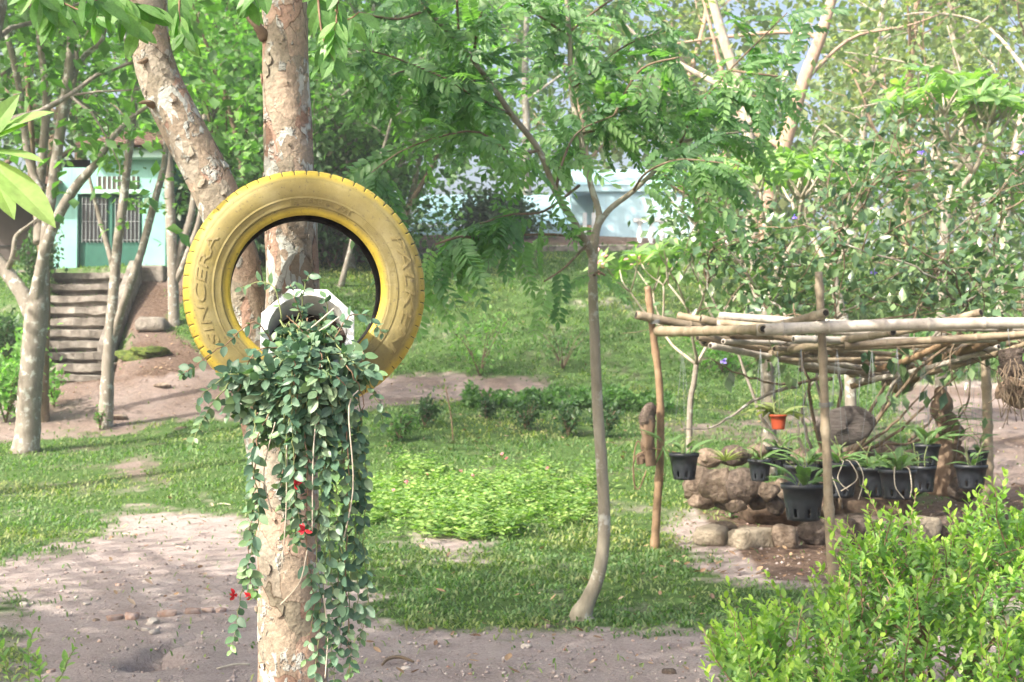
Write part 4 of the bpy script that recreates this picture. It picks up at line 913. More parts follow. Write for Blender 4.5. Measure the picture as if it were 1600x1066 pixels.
def make_slender():
    r = rg(31); D0 = gpt(912, 968, 6).y; S = D0/8.0
    A = lambda px, py, d=0.0: at(px, py, D0+d)
    base = gd(912, D0)
    root = empty('slender_tree', base, 'slender pale-barked tree with feathery compound leaves in the middle of the lawn', 'tree')
    px2 = D0/FPX
    q = [(912,985,0),(908,962,0),(918,940,0),(936,895,0),(944,830,0),(941,740,0),(934,640,0),(929,520,0),(926,430,0),(930,370,0),(936,335,0),(922,285,0),(906,210,.05),(893,140,.1),(890,60,.1),(885,0,.1),(878,-80,.1),(870,-180,0)]
    rad = [27,19,12.5,10.4,9.8,9.2,8.6,8,7.4,6.6,5.2,4.6,5,4.4,3.8,3.2,2.5,1.5]
    def limb(nm, q, rad, n, sides=10, rough=.08):
        p, rr = spline([A(*c) for c in q], n, [x*px2 for x in rad]); MB().tube(p, rr, sides, rough=rough, rng=r).build(nm, M['bark_slim'] if rad[0] > 2.9 else M['bark_dark'], root); return p
    tp = limb('trunk', q, rad, 90, 16, .06)
    limbs = [limb('limb', [(926,400,0),(912,372,-.1),(896,345,-.2),(868,300,-.3),(842,235,-.4),(800,180,-.5),(760,122,-.6),(720,72,-.7),(668,15,-.8),(630,-40,-.9)], [7.5,5.6,4.9,4.6,4.5,4.2,3.8,3.4,2.8,2], 40),
             limb('limb', [(934,352,0),(955,325,.1),(990,298,.2),(1032,258,.3),(1062,225,.4),(1110,212,.5),(1180,205,.6)], [5.5,4.6,4.2,3.7,3,2.1,1.1], 30)]
    tw = [[(905,372,-.1),(850,366,-.3),(745,374,-.6),(690,395,-.7),(640,420,-.8)], [(800,180,-.5),(740,150,-.8),(690,120,-1),(600,85,-1.2),(540,76,-1.3)], [(842,235,-.4),(800,240,-.7),(740,205,-.9),(640,230,-1.1),(580,270,-1.2)],
          [(868,300,-.3),(880,250,-.3),(905,205,-.1),(960,180,.1),(1010,150,.3)], [(906,210,.1),(950,200,.3),(1000,195,.5),(1060,170,.8),(1110,140,1)], [(720,72,-.7),(716,40,-.7),(714,0,-.8)], [(740,95,-.7),(745,50,-.8),(760,-10,-.8)],
          [(760,122,-.6),(700,128,-.8),(640,110,-1),(590,130,-1.1)], [(892,140,.1),(930,110,.2),(980,70,.4),(1050,45,.6)], [(890,60,.1),(850,30,.1),(800,0,0)], [(890,50,.1),(940,10,.2),(990,-20,.3)], [(668,15,-.8),(620,30,-1),(560,20,-1.2)],
          [(1032,258,.3),(1050,290,.3),(1090,310,.2),(1120,320,.2)], [(990,298,.2),(1010,270,-.1),(1060,250,-.4),(1130,255,-.6)], [(1062,225,.4),(1090,170,.3),(1140,110,.2),(1190,60,.2),(1230,20,.2)], [(1110,140,1),(1160,150,1),(1230,150,1)],
          [(1140,110,.2),(1180,115,0),(1220,120,0)], [(960,180,.1),(1000,110,0),(1060,90,-.2)], [(915,385,-.1),(900,400,-.3),(880,420,-.4),(850,440,-.5)], [(928,430,0),(935,425,-.3),(945,430,-.4)], [(745,374,-.6),(720,370,-.9),(680,382,-1)], [(905,290,0),(850,330,-.4),(800,335,-.6),(750,350,-.8)]]
    tips = []
    for c in tw:
        p = limb('branch', c, [2.4]+[2.0-.4*i for i in range(len(c)-1)], 16, 6, .05); tips.append(p)
    for p in limbs: tips.append(p[len(p)//3:])
    tips.append(tp[62:])
    n = 0; want = 292; cand = []
    for p in tips:
        L_ = sum((p[i+1]-p[i]).length for i in range(len(p)-1))
        for _ in range(max(3, int(L_*13))): cand.append(p)
    r.shuffle(cand) if False else None
    idx = r.permutation(len(cand)*3)
    for k in idx:
        if n >= want: break
        p = cand[k % len(cand)]; i = int(r.integers(1, len(p))); t = (p[i]-p[i-1]).normalized(); a = r.random()*6.283
        d = Vector((math.cos(a), math.sin(a)*.8, -.05+.35*r.normal()*.6))+t*.6
        end = p[i]+d.normalized()*.4; ex, ey = proj(np.array([end])); 
        if (420 < ey[0] and not (560 < ex[0] < 720)) or (240 < ey[0] and 780 < ex[0] < 1090 and r.random() < .75): continue
        put('leaf', FROND[n % 5], p[i], d+Vector((0, 0, -.35+.45*r.normal())), Vector((.4*r.normal(), .3*r.normal()-.65, .75)), (.27+.17*r.random())*S, root); n += 1
    # the finer remainder of the crown
    VV = []; FF = []; o_ = 0; cnt = 0
    for k in r.permutation(len(cand)*3):
        if cnt >= 150: break
        p = cand[k % len(cand)]; i = int(r.integers(1, len(p))); t = (p[i]-p[i-1]).normalized(); a = r.random()*6.283
        d = (Vector((math.cos(a), math.sin(a)*.8, -.05+.2*r.normal()))+t*.6).normalized(); e = p[i]+d*.3; ex, ey = proj(np.array([e]))
        if ey[0] > 400 or (ey[0] > 230 and 780 < ex[0] < 1090 and r.random() < .85): continue
        d = (d+Vector((0, 0, -.3+.45*r.normal()))).normalized(); z = Vector((.4*r.normal(), .3*r.normal()-.65, .75)); z = (z-d*z.dot(d)).normalized(); y = z.cross(d); T = PIN[cnt % 5]; s_ = (.24+.16*r.random())*S
        VV.append(np.array(p[i])+s_*(T[0][:, 0:1]*np.array(d)+T[0][:, 1:2]*np.array(y)+T[0][:, 2:3]*np.array(z))); FF.append(T[1]+o_); o_ += len(T[0]); cnt += 1
    q = mesh_np('crown', np.concatenate(VV), np.concatenate(FF), M['frond2'], root); q['kind'] = 'stuff'
    # leaves placed as they hang in view: lower trunk spray, right dark spray, left spray by the tyre
    for (px, py, d, dx, dy, dz, s) in ((925,425,-.2,-.7,-.4,-.25,.36),(930,430,-.1,.75,-.3,-.35,.30),(935,425,-.2,.5,-.7,-.3,.3),(645,420,-.8,.6,-.4,-.5,.4),(650,425,-.8,.15,-.5,-.9,.38),(660,400,-.8,-.7,-.5,-.2,.34),(850,440,-.5,-.2,-.4,-.95,.34),(800,345,-.6,-.1,-.5,-.8,.36),(870,415,-.4,.1,-.3,-1,.36)):
        put('leaf', FROND[int(px) % 5], A(px, py, d), Vector((dx, dy, dz)), Vector((0, -.35, 1)), s*S, root)
make_slender()

# ------------------------------------------------------------------ generic trees
def grow(r, s, d, L_, n, wander, up=.0):
    p = [Vector(s)]; d = Vector(d).normalized()
    for i in range(n):
        d = (d+Vector(r.normal(size=3))*wander+Vector((0, 0, up))).normalized(); p.append(p[-1]+d*(L_/n))
    return p
def leaf_arrays(r, anchors, per, spread, flat=.75):
    A_ = np.array(anchors); n = len(A_)*per; P = np.repeat(A_, per, 0); o = r.normal(size=(n, 3))*spread*np.array([1, 1, flat]); P = P+o
    D = nrm(o/ max(spread, 1e-6)*.6+r.normal(size=(n, 3))*.8+[0, 0, -.35]); N_ = nrm(r.normal(size=(n, 3))*.55+[0, 0, 1.0]); return P, D, N_
def auto_tree(name, label, base, H, crown_r, trunk_r, mat_b, mat_l, seed, group=None, first=.35, nb=8, per=10, leaf=.2, lean=(0, 0), spread=.5, tpl=LEAF2, sub=4, flatten=.6, cat='tree', stems=1, top=.45):
    r = rg(seed); base = Vector(base); root = empty(name, base, label, cat, group); anchors = []; lim = MB()
    for sidx in range(stems):
        a0 = r.random()*6.283; sp = 0 if stems == 1 else .35
        d = Vector((lean[0]+sp*math.cos(a0+sidx*6.283/stems), lean[1]+sp*math.sin(a0+sidx*6.283/stems), 1))
        p = grow(r, base-Vector((0, 0, .15)), d, H*.92, 14, .07, .03); rr = [trunk_r*(1.25 if i == 0 else 1)*(1-.8*i/14)/(stems**.4) for i in range(15)]
        MB().tube(p, rr, 10, rough=.12, rng=r).build('trunk' if stems == 1 else 'stem', mat_b, root)
        for k in range(nb):
            f = first+(1-first)*(k+r.random()*.6)/nb; i = min(int(f*14), 13); a = k*2.4+r.random(); L_ = crown_r*(.65+.5*r.random())*(1.1-.55*max(0, (f-top)))
            b = grow(r, p[i], Vector((math.cos(a), math.sin(a), .35+.5*r.random())), L_, 7, .16, .03); r0 = rr[i]*.5
            lim.tube(b, [max(.008, r0*(1-.11*j)) for j in range(8)], 6)
            anchors += [tuple(x) for x in b[3:]]
            for q in range(sub):
                j = 2+int(r.random()*5); c = grow(r, b[j], Vector(r.normal(size=3))*.8+(b[j]-b[j-1]).normalized(), L_*.5, 4, .22, .0)
                lim.tube(c, [max(.005, r0*.4*(1-.2*m_)) for m_ in range(5)], 5); anchors += [tuple(x) for x in c[1:]]
    lim.build('limbs', mat_b, root)
    P, D, N_ = leaf_arrays(r, anchors, per, spread, flatten)
    cloud('crown', P, D, N_, leaf*(.7+.6*r.random(len(P))), tpl, mat_l, root)
    return root

# ------------------------------------------------------------------ grey multi-stemmed trees at the left
def stem_tree(name, label, dep, trunks, mat_b, crown, seed, group=None):
    """trunks: list of ([(px,py,dd)..],[radius px..]); crown: list of (px,py,dd,spread m,count,leaf m,material)"""
    r = rg(seed); b = gd(trunks[0][0][0][0], dep); root = empty(name, b, label, 'tree', group)
    for k, (q, rad) in enumerate(trunks):
        pts = [at(x, y, dep+dd) for x, y, dd in q]
        if k == 0: pts[0] = b-Vector((0, 0, .12))
        n = 10*len(pts); p, rr = spline(pts, n, [x*dep/FPX for x in rad]); MB().tube(p, rr, 12, rough=.10, rng=r).build('trunk' if k == 0 else 'stem', mat_b, root)
    for (px, py, dd, sp, cnt, lf, ml) in crown:
        c = np.array(at(px, py, dep+dd)); n = cnt; o = r.normal(size=(n, 3))*sp*np.array([1, 1, .6])
        cl = r.normal(size=(max(3, n//25), 3))*sp*np.array([1, 1, .7]); P = c+cl[r.integers(0, len(cl), n)]+r.normal(size=(n, 3))*sp*.28
        cloud('crown', P, nrm(o+r.normal(size=(n, 3))*.5*sp+[0, 0, -.3*sp]), nrm(r.normal(size=(n, 3))*.5+[0, 0, 1]), lf*(.7+.6*r.random(n)), LEAFW, ml, root)
    return root
stem_tree('grey_tree', 'pale grey multi-stemmed tree at the left edge of the lawn', 18, [
    ([(38,712,0),(42,690,0),(46,620,0),(52,550,0),(58,490,0),(68,400,0),(78,320,0),(92,220,0),(106,120,0),(112,40,0),(108,-60,0)], [26,20,18,18,18,8.5,8.5,8,7.5,6,4]),
    ([(55,500,0),(60,440,-.1),(74,380,-.15),(95,330,-.2),(120,290,-.2),(150,255,-.3),(180,210,-.3),(225,170,-.3),(300,130,-.4)], [11,9,8.5,8,7.5,6,4.5,3,1.5]),
    ([(52,500,0),(35,460,.1),(10,425,.2),(-25,380,.3)], [13,12,11,9]),
    ([(60,380,0),(62,300,.2),(68,230,.2),(72,150,.3),(62,60,.3),(58,-30,.3)], [8,7.5,7,6,5,3]),
    ([(64,300,.1),(45,250,.2),(35,170,.2),(20,90,.2),(-5,0,.2)], [6,6,5.5,5,3]),
    ([(106,130,0),(130,90,.2),(160,60,.2),(165,0,.2)], [5,4.5,4,3]),
    ([(92,230,0),(110,150,.3),(120,90,.3),(100,20,.3)], [5,4,3.5,2.5]), ([(10,425,.2),(20,400,0),(25,370,0),(45,352,0),(60,340,0)], [5,4,3.5,2,1])],
    M['bark_grey'], [(200,205,-.3,.35,90,.13,M['lime']),(150,220,-.3,.3,50,.13,M['lime']),(60,-60,0,1.3,900,.16,M['mid']),(180,-40,0,1.2,500,.15,M['lime']),(10,60,.3,.8,260,.15,M['mid']),(120,30,.5,.9,200,.15,M['mid']),(60,-330,-1,1.9,900,.22,M['mid']),(260,-420,-2,1.9,800,.22,M['mid'])], 41)  # last two crown clumps, above the frame, added to shade lawn and bank
stem_tree('grey_tree', 'slim grey tree with two leaning stems standing before the staircase', 20.3, [
    ([(165,620,0),(168,590,0),(172,520,0),(178,450,0),(184,380,0),(192,320,0),(200,250,0),(208,180,0),(214,90,0),(210,-20,0)], [13,10,8.5,8,7.5,7,6.5,6,5,3]),
    ([(170,560,0),(182,510,0),(202,450,-.2),(222,390,-.2),(240,320,-.2),(256,260,-.2),(262,200,-.2),(270,120,0)], [6,6.5,6.5,6,6,5,4,2.5]),
    ([(180,440,0),(172,400,.1),(158,350,.2),(145,300,.2),(138,270,.2)], [5,4.5,4,3,2]), ([(256,262,-.2),(245,300,-.3),(240,320,-.3)], [2,1.5,1])],
    M['bark_grey'], [(230,320,-.2,.22,22,.12,M['lime']),(190,345,-.2,.15,10,.12,M['lime']),(230,-20,0,1.1,500,.16,M['lime']),(255,120,.2,.7,120,.14,M['mid']),(200,-350,0,2.0,900,.22,M['mid']),(420,-420,1,1.8,700,.22,M['mid'])], 42)  # the two clumps above the frame are added for dappled shade behind
stem_tree('grey_tree', 'straight pale trunk beside the right corner of the green house', 25.5, [
    ([(272,520,0),(272,500,0),(270,420,0),(266,330,0),(263,250,0),(258,150,0),(250,20,0)], [12,9,8.5,8,7.5,6,4]), ([(270,430,0),(285,380,.1),(300,330,.2),(308,260,.3),(320,180,.3)], [7,6.5,6,5,4]), ([(275,440,0),(292,400,-.1),(312,340,-.1),(316,280,-.1)], [5,5,4,3])],
    M['bark_grey'], [(270,130,0,.9,200,.2,M['mid']),(330,160,.3,.9,260,.2,M['lime'])], 43)
stem_tree('brown_tree', 'dark slim trunk close behind the grey multi-stemmed tree', 20.6, [([(66,645,0),(66,620,0),(68,540,0),(70,470,0),(66,380,0),(52,290,0),(48,200,0),(40,80,0)], [14,10,9,8.5,8,7,5,3])], M['bark_dark'], [(40,120,.4,.8,200,.18,M['dark'])], 44)

auto_tree('lawn_shade_tree', 'leafy tree added beyond the left edge to shade the lawn, crown reaching into the upper left corner', gd(-150, 14.2), 8.2, 3.6, .16, M['bark_grey'], M['mid'], 48, first=.62, nb=12, per=9, leaf=.2, spread=.5, sub=4, lean=(.12, .05))  # tree added so its crown shades the middle lawn
# ------------------------------------------------------------------ background wood
# (px of trunk, depth, height, crown radius, trunk radius, bark, leaf material, leaf size, label)
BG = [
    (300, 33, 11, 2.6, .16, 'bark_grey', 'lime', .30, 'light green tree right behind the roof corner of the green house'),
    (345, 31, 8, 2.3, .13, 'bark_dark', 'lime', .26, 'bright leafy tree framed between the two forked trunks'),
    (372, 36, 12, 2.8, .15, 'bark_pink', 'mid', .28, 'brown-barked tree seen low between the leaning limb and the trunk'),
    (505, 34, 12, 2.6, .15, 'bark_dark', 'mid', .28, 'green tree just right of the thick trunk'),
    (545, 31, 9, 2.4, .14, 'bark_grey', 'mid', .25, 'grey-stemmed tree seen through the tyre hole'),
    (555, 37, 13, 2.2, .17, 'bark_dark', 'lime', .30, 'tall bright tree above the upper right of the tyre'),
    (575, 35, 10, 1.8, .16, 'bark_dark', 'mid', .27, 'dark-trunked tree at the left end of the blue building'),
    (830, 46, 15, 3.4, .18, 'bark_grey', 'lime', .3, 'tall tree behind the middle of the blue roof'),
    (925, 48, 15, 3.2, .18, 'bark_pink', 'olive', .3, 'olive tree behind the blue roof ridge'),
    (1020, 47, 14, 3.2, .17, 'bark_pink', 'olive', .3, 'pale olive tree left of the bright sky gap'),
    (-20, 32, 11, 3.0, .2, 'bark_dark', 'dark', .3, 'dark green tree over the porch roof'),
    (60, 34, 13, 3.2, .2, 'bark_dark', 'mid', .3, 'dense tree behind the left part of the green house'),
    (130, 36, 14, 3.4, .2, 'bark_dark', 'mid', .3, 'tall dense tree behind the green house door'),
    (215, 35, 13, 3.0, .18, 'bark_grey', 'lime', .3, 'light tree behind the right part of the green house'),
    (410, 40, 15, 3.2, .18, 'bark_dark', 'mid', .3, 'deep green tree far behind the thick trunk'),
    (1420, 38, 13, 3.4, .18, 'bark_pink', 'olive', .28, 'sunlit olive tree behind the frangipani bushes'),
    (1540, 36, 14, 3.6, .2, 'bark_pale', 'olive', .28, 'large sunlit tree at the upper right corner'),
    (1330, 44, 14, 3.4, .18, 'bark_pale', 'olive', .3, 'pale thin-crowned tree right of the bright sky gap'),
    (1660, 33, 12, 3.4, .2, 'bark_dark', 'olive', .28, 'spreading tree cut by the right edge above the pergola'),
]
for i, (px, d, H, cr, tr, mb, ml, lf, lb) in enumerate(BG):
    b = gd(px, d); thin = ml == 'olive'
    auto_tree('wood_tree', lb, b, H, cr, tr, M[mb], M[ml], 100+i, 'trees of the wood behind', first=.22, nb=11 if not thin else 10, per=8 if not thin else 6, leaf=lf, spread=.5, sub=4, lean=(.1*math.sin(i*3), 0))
# two leaning pinkish trunks against the bright sky gap
def lean_tree(label, dep, q, rad, seed, mat, branches, leaves):
    r = rg(seed); b = gd(q[0][0], dep); root = empty('leaning_tree', b, label, 'tree'); pts = [at(x, y, dep) for x, y in q]; pts[0] = b-Vector((0, 0, .2)) if b.z < pts[0].z else pts[0]
    p, rr = spline(pts, 40, [x*dep/FPX for x in rad]); MB().tube(p, rr, 12, rough=.1, rng=r).build('trunk', mat, root); anch = []
    for c, w_ in branches:
        pp = spline([at(x, y, dep+dd) for x, y, dd in c], 14); MB().tube(pp, [w_*dep/FPX*(1-.06*i) for i in range(14)], 8).build('branch', mat, root); anch += [tuple(x) for x in pp[5:]]
    anch += [tuple(x) for x in p[26:]]
    P, D, N_ = leaf_arrays(r, anch, leaves, 1.0); cloud('crown', P, D, N_, .2*(.7+.6*r.random(len(P))), LEAF2, M['olive'], root)
lean_tree('leaning pinkish trunk crossing the bright sky gap', 30, [(1185,420),(1195,350),(1225,230),(1255,130),(1285,50),(1310,-40)], [13,12,11,10,9,7], 61, M['bark_pink'], [([(1225,230,0),(1160,190,1),(1130,120,1),(1110,40,1),(1090,-30,1)], 7), ([(1255,130,0),(1330,60,1),(1420,40,1),(1500,10,2)], 3.5), ([(1285,60,0),(1230,50,1),(1100,62,1),(1050,70,1)], 5)], 4)
lean_tree('pale upright trunk left of the leaning pinkish one', 27, [(1172,430),(1175,330),(1170,230),(1160,150),(1130,60),(1105,-30)], [11,10,10,9,8,6], 62, M['bark_pale'], [([(1165,200,0),(1210,150,-1),(1240,90,-1),(1260,20,-1)], 6), ([(1160,150,0),(1080,110,1),(1000,60,1),(960,20,1)], 6), ([(1170,190,0),(1060,160,1),(990,90,1)], 4)], 3)
lean_tree('bare-limbed tree with crossing pale branches at the upper right', 29, [(1560,420),(1570,330),(1590,220),(1610,130),(1630,0)], [9,8.5,8,7,5], 63, M['bark_pale'], [([(1590,200,0),(1500,120,-1),(1400,95,-1),(1310,80,-1)], 3.5), ([(1600,160,0),(1520,130,1),(1430,150,1),(1330,170,1)], 3.5), ([(1580,260,0),(1530,200,-1),(1500,110,-1),(1480,40,-1)], 3), ([(1610,120,0),(1540,40,1),(1450,20,1),(1390,30,1)], 3.5)], 14)
# slim trunks standing close together on the slope left of the blue building
for i, (px, d, H, t) in enumerate(((622,31.5,7,.09),(580,30.5,7,.08),(330,29.5,7,.08),(395,30,8,.09),(530,29,7,.07),(566,32,8,.09))):
    b = gd(px, d); r = rg(200+i); lbs = ['slim dark trunk nearest the left end of the low blue wall','thin grey trunk right of the tyre top edge','slim trunk between the house corner and the leaning limb','slim trunk glimpsed left of the thick trunk inside the fork','thin trunk seen in the right half of the tyre hole','slim trunk just above the right shoulder of the tyre']
    auto_tree('slim_tree', lbs[i], b, H, 1.5, t, M['bark_dark'] if i % 2 else M['bark_grey'], M['lime'] if i % 2 else M['mid'], 220+i, 'slim trees on the slope', first=.5, nb=7, per=8, leaf=.22, spread=.35, sub=3, lean=(.25*r.normal(), 0))
# shrubs of the undergrowth
UG = [(450,32,1.6,'mid','leafy undergrowth bush behind the thick trunk'),(520,31,1.7,'dark','dark undergrowth bush seen right of the trunk above the tyre'),(772,39,.8,'dark','rounded dark bush before the blue building'),
      (330,30,1.5,'dark','dark bush between house corner and leaning limb'),(380,32,1.6,'mid','bush low in the fork of the trunk'),(560,34,2.2,'lime','light green bush above the tyre right shoulder'),(300,34,2.4,'mid','bush above the house roof corner'),(480,36,2.6,'lime','light bush high right of the thick trunk')]
for i, (px, d, s, ml, lb) in enumerate(UG):
    auto_tree('undergrowth_bush', lb, gd(px, d), s*1.3, s*1.1, .04, M['bark_dark'], M[ml], 300+i, 'undergrowth bushes', first=.1, nb=8, per=10, leaf=.2, spread=.4, sub=4, cat='bush', stems=2)
# far wood as one mass
def make_forest():
    r = rg(9); n = 72000; px = r.uniform(-500, 2100, n); d = 46+r.random(n)*22
    x = (px-800)/FPX*d; g = ground(x, d); hmax = np.interp(px, [-500, 300, 700, 950, 1060, 1180, 1300, 1400, 1600, 2100], [17, 18, 17, 15, 9.5, 8.0, 9.0, 14, 17, 17])*(.75+.5*vnoise(px/55, d/9, 3))
    z = g+hmax*(r.random(n)**.75); cl = fbm(px/38, z*.55, 6, 3); k = r.random(n) < np.clip((cl-.30)*3.4, .05, 1); P = np.stack([x, d, z], -1)[k]
    D = nrm(r.normal(size=P.shape)+[0, 0, -.4]); N_ = nrm(r.normal(size=P.shape)*.6+[0, -.3, 1]); pk = px[k]
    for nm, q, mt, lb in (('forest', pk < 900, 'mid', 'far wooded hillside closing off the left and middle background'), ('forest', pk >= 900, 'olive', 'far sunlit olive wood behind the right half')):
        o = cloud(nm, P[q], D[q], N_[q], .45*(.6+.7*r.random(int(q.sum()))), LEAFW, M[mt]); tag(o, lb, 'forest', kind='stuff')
make_forest()
# ------------------------------------------------------------------ bamboo pergola
def mat_bamboo(name, stops):
    m, t, N, L, b = newmat(name); v = coords(N); rnd = N.new('ShaderNodeObjectInfo').outputs['Random']
    c = ramp(N, L, noise(N, L, 7, 6, v, .65), stops)
    c = mix(N, L, ramp(N, L, noise(N, L, 40, 5, v, .7), [(.55, (0,)*3), (.72, (.7,)*3)]), c, (.11,.085,.06))
    c = mix(N, L, 1.0, c, ramp(N, L, rnd, [(0, (.75,.75,.75)), (1, (1.15,1.12,1.1))]), 'MULTIPLY')
    L.new(c, b.inputs['Base Color']); b.inputs['Roughness'].default_value = .6; bump(N, L, b, noise(N, L, 60, 5, v), .25, .004); return m
M['bamboo'] = mat_bamboo('dry_bamboo', [(.25,(.15,.12,.078)),(.5,(.26,.21,.145)),(.75,(.37,.325,.25))])
M['bamboo_grey'] = mat_bamboo('weathered_bamboo', [(.25,(.26,.235,.20)),(.5,(.40,.37,.33)),(.75,(.52,.50,.46))])
M['bamboo_dark'] = mat_bamboo('brown_post', [(.25,(.13,.085,.05)),(.5,(.26,.17,.10)),(.75,(.38,.27,.17))])
M['wire'] = mat_noise('grey_wire', [(.3,(.16,.18,.20)),(.7,(.28,.30,.32))], 9, .5, 0)
M['end_shade'] = mat_noise('painted_hollow_shade', [(.3,(.015,.012,.01)),(.7,(.03,.025,.02))], 9, .9, 0)
def bamboo(a, b, r0, r1, mat, root, name='pole', sag=0.0, seed=0, node=.34):
    r = rg(seed); a = Vector(a); b = Vector(b); L_ = (b-a).length; n = max(8, int(L_/.05)); k0 = r.random()*node; bend = Vector(r.normal(size=3))*.012*L_
    P = []; rr = []; st = [i/n*L_ for i in range(n+1)]
    k = k0
    while k < L_: st += [k-.012, k-.004, k+.004, k+.012]; k += node*(.8+.4*r.random())
    nodes = set(); st = sorted(s for s in st if 0 <= s <= L_); kk = k0
    for s in st:
        f = s/L_; c = a.lerp(b, f)+bend*math.sin(f*math.pi)+Vector((0, 0, -sag*4*f*(1-f))); rad = r0+(r1-r0)*f; P.append(c); rr.append(rad)
    ks = []; k = k0; r2 = rg(seed); r2.random(); r2.normal(size=3)
    while k < L_: ks.append(k); k += node*(.8+.4*r2.random())
    for i, s in enumerate(st):
        for q in ks:
            if abs(s-q) < .006: rr[i] *= 1.14
            elif abs(s-q) < .014: rr[i] *= 1.03
    # drop duplicates
    PP = [P[0]]; RR = [rr[0]]
    for p, q in zip(P[1:], rr[1:]):
        if (p-PP[-1]).length > .002: PP.append(p); RR.append(q)
    o = MB(); o.tube(PP, RR, 12); t0 = (PP[0]-PP[1]).normalized(); t1 = (PP[-1]-PP[-2]).normalized()
    for (c, t, q) in ((PP[0], t0, RR[0]), (PP[-1], t1, RR[-1])):
        u = t.orthogonal().normalized(); v = t.cross(u); o.add([c+t*.0015+u*math.cos(j*.7854)*q*.72+v*math.sin(j*.7854)*q*.72 for j in range(8)], [tuple(range(8))], 1)  # dark discs on the closed ends paint the shade of a hollow
    return o.build(name, [mat, M['end_shade']], root)
PG = []
def roofz(): pass
def make_pergola():
    near = gd(1302, gpt(1302, 914, 7).y); PD = near.y; lf = gpt(1022, 857, 8); LD = lf.y; rb = gpt(1544, 788, 9); RD = rb.y
    root = empty('bamboo_pergola', near, 'bamboo pergola with a flat roof of loose poles over the hanging pots', 'pergola')
    K = PD/9.5
    def post(base, q, d, r0, mat, nm='post', s=1):
        pts = [base-Vector((0, 0, .1))]+[at(x, y, d) for x, y in q]; rad = [r0*1.1]+[r0*(1-.05*i) for i in range(len(q))]
        p, rr = spline(pts, 44, rad); r = rg(s)
        for i in range(44):
            if i % 9 == 4: rr[i] *= 1.22
        MB().tube(p, rr, 12, rough=.10, rng=r).build(nm, mat, root)
    post(near, [(1298,850),(1293,740),(1288,620),(1284,520),(1279,425)], PD, .036, M['bamboo'])
    post(lf, [(1026,800),(1032,700),(1030,600),(1020,520),(1012,448)], LD, .037, M['bamboo_dark'], s=2)
    post(rb, [(1544,720),(1542,620),(1538,535)], RD, .055, M['bamboo'], s=3)
    # roof poles: (px0,py0,d0, px1,py1,d1, radius px at 10 m, material)
    g, t, y = M['bamboo_grey'], M['bamboo'], M['bamboo']
    q0, q1 = PD-.1, LD
    poles = [
        (1182,516,q0, 1760,505,q0-.3, 9.5, g), (1028,518,LD-.2, 1192,514,q0-.05, 8, t), (1125,494,LD, 1760,512,q0+.6, 6.5, g), (994,492,LD-.1, 1120,516,LD+.1, 7, t),
        (1062,494,LD+.4, 1240,513,q0+1.6, 6, t), (1095,498,LD, 1320,540,q0+2.5, 6.5, t), (1120,506,LD, 1420,522,q0+2, 6, g),
        (1100,532,LD+.2, 1420,604,RD+.2, 10, t), (1402,606,RD+.1, 1640,498,q0+.6, 10, M['bamboo_dark']),
        (1210,512,q0+.5, 1290,489,q0-.15, 8, t), (1240,530,q0+1, 1560,530,q0+1.6, 6, g), (1320,540,q0+1, 1640,520,q0+.8, 6, t), (1230,520,q0+.9, 1600,512,q0+1, 5, t),
        (1150,545,LD+.8, 1500,536,q0+2.2, 6, t), (1185,558,LD+1, 1395,520,q0+.2, 6.5, t), (1395,520,q0+.6, 1532,488,q0-.1, 6.5, t), (1170,524,LD+1, 1340,560,LD+2.6, 6, t), (1260,548,LD+1, 1480,556,RD, 5.5, t), (1330,585,LD+2.6, 1500,525,q0+1, 5.5, M['bamboo_dark']),
        (1200,536,LD+1, 1370,588,RD, 5.5, M['bamboo_dark']), (1370,590,RD, 1560,548,RD-.5, 6, t), (1500,540,RD-.3, 1700,536,RD-1.5, 6, t),
        (1040,500,LD+.2, 1330,566,RD-1, 4.5, t), (1060,506,LD+.3, 1370,576,RD-.6, 4.5, g), (1085,520,LD+.3, 1390,590,RD, 4.5, t), (1070,512,LD+.2, 1350,548,RD-1.4, 4, t), (1140,522,LD+.4, 1500,548,RD-1, 4.5, t), (1180,530,LD+.6, 1540,540,RD-1.2, 4.5, M['bamboo_dark']), (1230,556,LD+1, 1460,572,RD-.4, 4.5, t), (1330,604,RD-.2, 1470,560,RD-.8, 4.5, M['bamboo_dark']), (1400,600,RD, 1560,520,q0+1.5, 5, t), (1300,570,LD+2, 1600,525,q0+1.4, 4.5, t),
        (1110,540,LD, 1412,598,RD-.8, 5, g), (1090,528,LD, 1330,572,RD-1.2, 4.5, t), (1150,550,LD+.4, 1400,584,RD-1, 4, g), (1200,562,LD+.5, 1440,558,RD-1.5, 4, t), (1340,596,RD-1, 1560,542,q0+2, 4.5, g), (1380,600,RD-1, 1620,532,q0+1.6, 4.5, t), (1250,577,LD+1, 1430,590,RD-1, 4, t), (1130,534,LD, 1300,540,LD+1, 4, g), (1210,545,LD, 1480,566,RD-1.2, 4, t)]
    for i, (a, b, c, d, e, f, w_, m_) in enumerate(poles):
        bamboo(at(a, b, c), at(d, e, f), w_*c/FPX, w_*f/FPX*.92, m_, root, 'pole', 0, 500+i)
    # wire bindings
    for (px, py, d) in ((1285,512,PD-.05),(1024,505,LD-.05),(1290,635,PD),(1240,515,PD-.05),(1540,545,RD)):
        c = at(px, py, d); b = MB()
        for k in range(3): b.tube([c+Vector((math.cos(a_*.785)*.05, math.sin(a_*.785)*.05, .012*k+.006*math.sin(a_)))for a_ in range(9)], .003, 4)
        b.build('binding', M['wire'], root)
    return PD, LD, RD
PD, LD, RD = make_pergola()

